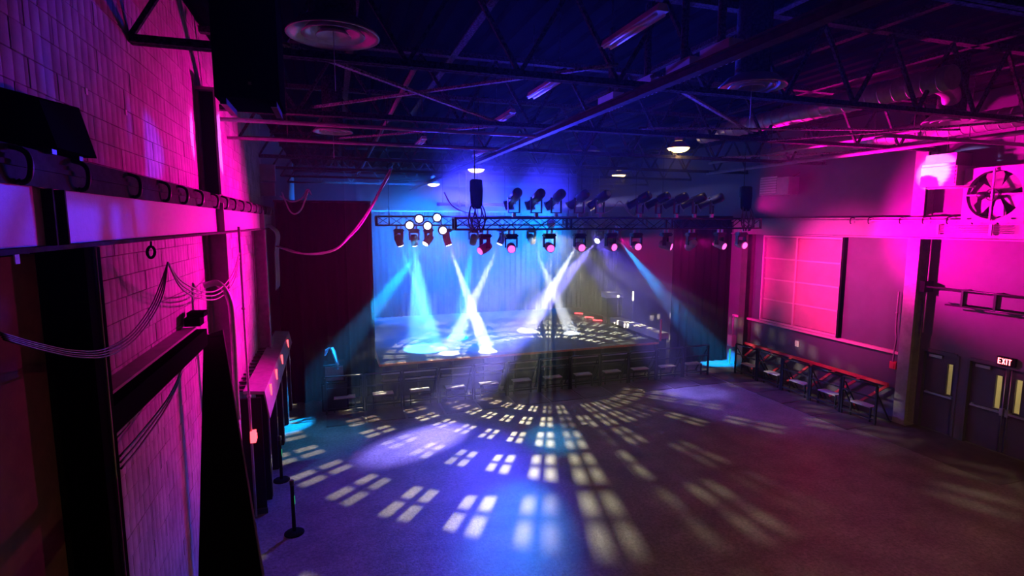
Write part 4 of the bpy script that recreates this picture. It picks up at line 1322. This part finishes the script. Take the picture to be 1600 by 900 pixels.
# washes from other heads on the two trusses
spot((3.2, 12.75, 4.85), (-1.9, 11.2, 4.9), MAG, 6400, 82, 0.9, 0.12)
spot((4.0, 12.75, 4.85), (-1.9, 8.2, 4.9), MAG, 1000, 60, 0.9, 0.12)
spot((11.3, 12.75, 4.85), (14.9, 8.2, 5.6), MAG, 8000, 72, 0.9, 0.12)
spot((11.0, 12.75, 4.85), (14.9, 12.5, 3.8), PINK, 2800, 74, 0.9, 0.12)
spot((11.6, 12.7, 5.9), (12.0, 8.0, 7.7), MAG, 7000, 92, 0.9, 0.1)
for px, pw in ((952, 4500), (1040, 1200), (1080, 1200)):
    q = ony(px + 13, 374, 13.36)
    spot(q, q + Vector((1.6, 1.0, -0.45)), MAG, pw, 40, 0.9, 0.05)
# blue back light towards the hall and roof
spot((4.6, UY - 0.3, 5.95), (2.2, 5.0, 9.0), BLUE, 6500, 46, 0.5, 0.05)
spot((3.3, UY - 0.4, 5.85), (3.5, 12.0, 6.6), BLUE, 20000, 36, 0.8, 0.05)
spot((6.3, UY - 0.4, 5.85), (5.4, 12.0, 6.7), BLUE, 20000, 36, 0.8, 0.05)
spot((6.2, UY - 0.3, 5.95), (-1.9, 5.7, 6.55), BLUE, 20000, 4.5, 0.6, 0.03)
spot((6.4, UY - 0.3, 5.95), (-1.9, 7.0, 6.3), BLUE, 14000, 4.0, 0.6, 0.03)
spot((5.9, UY - 0.3, 5.95), (-1.7, 4.3, 5.6), BLUE, 7000, 9, 0.9, 0.03)
spot((5.6, UY - 0.3, 5.95), (-1.9, 9.8, 6.75), (0.2, 0.16, 1.0), 22000, 6, 0.25, 0.03)
spot((6.3, UY - 0.3, 5.95), (14.4, 9.9, 6.75), (0.4, 0.36, 1.0), 20000, 5.5, 0.4, 0.03)
# floor washes
spot((5.4, UY - 0.3, 5.2), (0.9, 10.2, 0), (0.05, 0.05, 1.0), 17000, 50, 0.9, 0.06)
spot((8.6, UY - 0.3, 5.2), (11.8, 13.4, 0), (0.16, 0.10, 1.0), 4000, 44, 0.9, 0.06)
spot((7.6, UY - 0.3, 5.2), (11.0, 14.4, 0), LAV, 12000, 18, 1.0, 0.06)
spot((6.6, UY - 0.3, 5.2), (5.2, 12.4, 0), (0.0, 0.42, 1.0), 3000, 14, 1.0, 0.06)
spot((6.4, UY - 0.3, 5.2), (2.9, 8.6, 0), (0.0, 0.36, 1.0), 3500, 14, 1.0, 0.06)
spot((2.6, UY - 0.3, 5.2), (-0.6, 14.0, 0), (0.0, 0.42, 1.0), 2500, 26, 0.9, 0.06)
# stage wash
spot((3.6, UY + 0.6, 5.6), (3.2, 24.0, 4.3), (0.0, 0.20, 1.0), 110000, 66, 0.8, 0.1)
spot((7.6, UY + 0.6, 5.6), (8.0, 24.0, 4.3), (0.0, 0.22, 1.0), 85000, 66, 0.8, 0.1)
spot((5.6, UY + 0.6, 5.6), (5.6, 23.0, 4.4), (0.02, 0.05, 1.0), 110000, 80, 0.8, 0.1)

spot((5.0, UY + 0.6, 5.3), (4.6, 20.0, 1.1), (0.0, 0.12, 1.0), 26000, 80, 0.9, 0.1)

# mirror globe lamp that throws window-shaped patches all round
GX, GY, GZ = 7.0, 17.0, 5.25
t = thing('mirror_globe_lamp', 'faceted mirror globe lamp hanging over the stage front', 'stage lamp', (GX, GY, GZ))
mb = MB().lathe([(0.02, -0.15), (0.08, -0.13), (0.13, -0.075), (0.15, 0.0), (0.13, 0.075), (0.08, 0.13), (0.02, 0.15)], (GX, GY, GZ + 0.22), n=16, smooth=False)
part('globe', mb, 'mirror', t)
part('arm', MB().bar((GX, GY, GZ + 0.36), (GX, UY - 0.14, 5.56), 0.03), 'blackm', t)
part('cap', MB().lathe([(0.05, 0), (0.05, 0.05), (0.02, 0.06)], (GX, GY, GZ + 0.35)), 'blackm', t)
gl = point((GX, GY, GZ), PALE, 21000, 0.012)
ld = gl.data
ld.use_nodes = True
nt = ld.node_tree
em = nt.nodes['Emission']


def mth(op, a, b=None, clamp=False):
    n = nt.nodes.new('ShaderNodeMath')
    n.operation = op
    n.use_clamp = clamp
    for i, v in enumerate((a, b)):
        if v is None:
            continue
        if isinstance(v, (int, float)):
            n.inputs[i].default_value = v
        else:
            nt.links.new(v, n.inputs[i])
    return n.outputs[0]


tc = nt.nodes.new('ShaderNodeTexCoord')
sx = nt.nodes.new('ShaderNodeSeparateXYZ')
nt.links.new(tc.outputs['Normal'], sx.inputs[0])
nx, ny, nz = sx.outputs
SG = 1.0   # sign of the outgoing direction
az = mth('MULTIPLY', mth('ARCTAN2', mth('MULTIPLY', nx, SG), mth('MULTIPLY', ny, -SG)), 57.29578)
el = mth('MULTIPLY', mth('ARCSINE', mth('MULTIPLY', nz, -SG)), 57.29578)


def pane_mask(coord, pitch, offset, centre, hw, soft):
    """1 inside either of two slots of a cell; centre, half width and softness are sockets"""
    u = mth('SUBTRACT', mth('FLOORED_MODULO', mth('ADD', coord, -offset + pitch / 2), pitch), pitch / 2)
    dd = mth('ABSOLUTE', mth('SUBTRACT', mth('ABSOLUTE', u), centre))
    cell = mth('FLOOR', mth('DIVIDE', mth('ADD', coord, -offset + pitch / 2), pitch))
    return mth('DIVIDE', mth('SUBTRACT', mth('ADD', soft, hw), dd), mth('MULTIPLY', soft, 2.0), True), cell


def lerp(a_, b_):
    return mth('ADD', mth('MULTIPLY', blur, b_ - a_), a_)


# facets that point to the right are out of focus
blur = mth('MULTIPLY', mth('DIVIDE', mth('ADD', az, 34.0), 16.0, True), mth('LESS_THAN', mth('ABSOLUTE', az), 100.0))
soft = mth('ADD', mth('MULTIPLY', blur, 0.6), 0.2)
maz, caz = pane_mask(az, 8.3, -40.2, lerp(1.3, 1.6), lerp(0.75, 0.85), soft)
mel, cel = pane_mask(el, 7.6, 30.6, lerp(1.0, 1.7), lerp(0.72, 1.1), soft)
wn_ = nt.nodes.new('ShaderNodeTexWhiteNoise')
wn_.noise_dimensions = '2D'
cb = nt.nodes.new('ShaderNodeCombineXYZ')
nt.links.new(caz, cb.inputs[0])
nt.links.new(cel, cb.inputs[1])
nt.links.new(cb.outputs[0], wn_.inputs['Vector'])
rnd = mth('ADD', mth('MULTIPLY', mth('DIVIDE', mth('ADD', wn_.outputs['Value'], -0.35), 0.4, True), 0.95), 0.05)
keep = mth('MAXIMUM', rnd, mth('MULTIPLY', mth('SUBTRACT', 1.0, blur), 0.8))
dim = mth('SUBTRACT', 1.0, mth('MULTIPLY', blur, 0.78))
g1 = mth('MULTIPLY', mth('MULTIPLY', maz, mel), mth('MULTIPLY', keep, dim))
lowc = mth('MULTIPLY', mth('GREATER_THAN', el, 23.5), mth('LESS_THAN', el, 65.0))
# the rear facets are the brightest
lowc = mth('MULTIPLY', lowc, mth('ADD', 1.0, mth('MULTIPLY', mth('GREATER_THAN', mth('ABSOLUTE', az), 110.0), 0.8)))
nt.links.new(mth('MULTIPLY', g1, lowc), em.inputs['Strength'])

# ================================================================== HAZE
def haze(x0, x1, y0, y1, density, label):
    mb = MB().box((x0, y0, 0.02), (x1, y1, 8.58))
    o = bpy.data.objects.new('haze', mb.mesh('haze', 'black'))
    COL.objects.link(o)
    tag(o, label, 'haze', kind='stuff')
    m = bpy.data.materials.new('haze')
    m.use_nodes = True
    t = m.node_tree
    t.nodes.clear()
    out = t.nodes.new('ShaderNodeOutputMaterial')
    v = t.nodes.new('ShaderNodeVolumeScatter')
    v.inputs['Color'].default_value = (1, 1, 1, 1)
    v.inputs['Density'].default_value = density
    v.inputs['Anisotropy'].default_value = 0.4
    t.links.new(v.outputs[0], out.inputs['Volume'])
    o.data.materials.clear()
    o.data.materials.append(m)


haze(XL + 0.01, XR - 0.01, 1.0, 12.9, 0.0015, 'thin haze hanging in the open hall')
haze(0.3, 6.58, 13.8, 14.98, 0.03, 'haze patch behind the left half of the front truss')
haze(6.6, 11.2, 12.92, 14.98, 0.02, 'haze patch around the right half of the front truss')
haze(1.0, 11.6, 15.0, 25.3, 0.055, 'thicker stage haze showing the light beams')
haze(-0.9, 0.98, 15.0, 25.3, 0.008, 'faint haze drifting out past the left wing curtain')
haze(11.62, XR - 0.01, 15.0, 25.3, 0.02, 'faint haze drifting out to the far right corner')
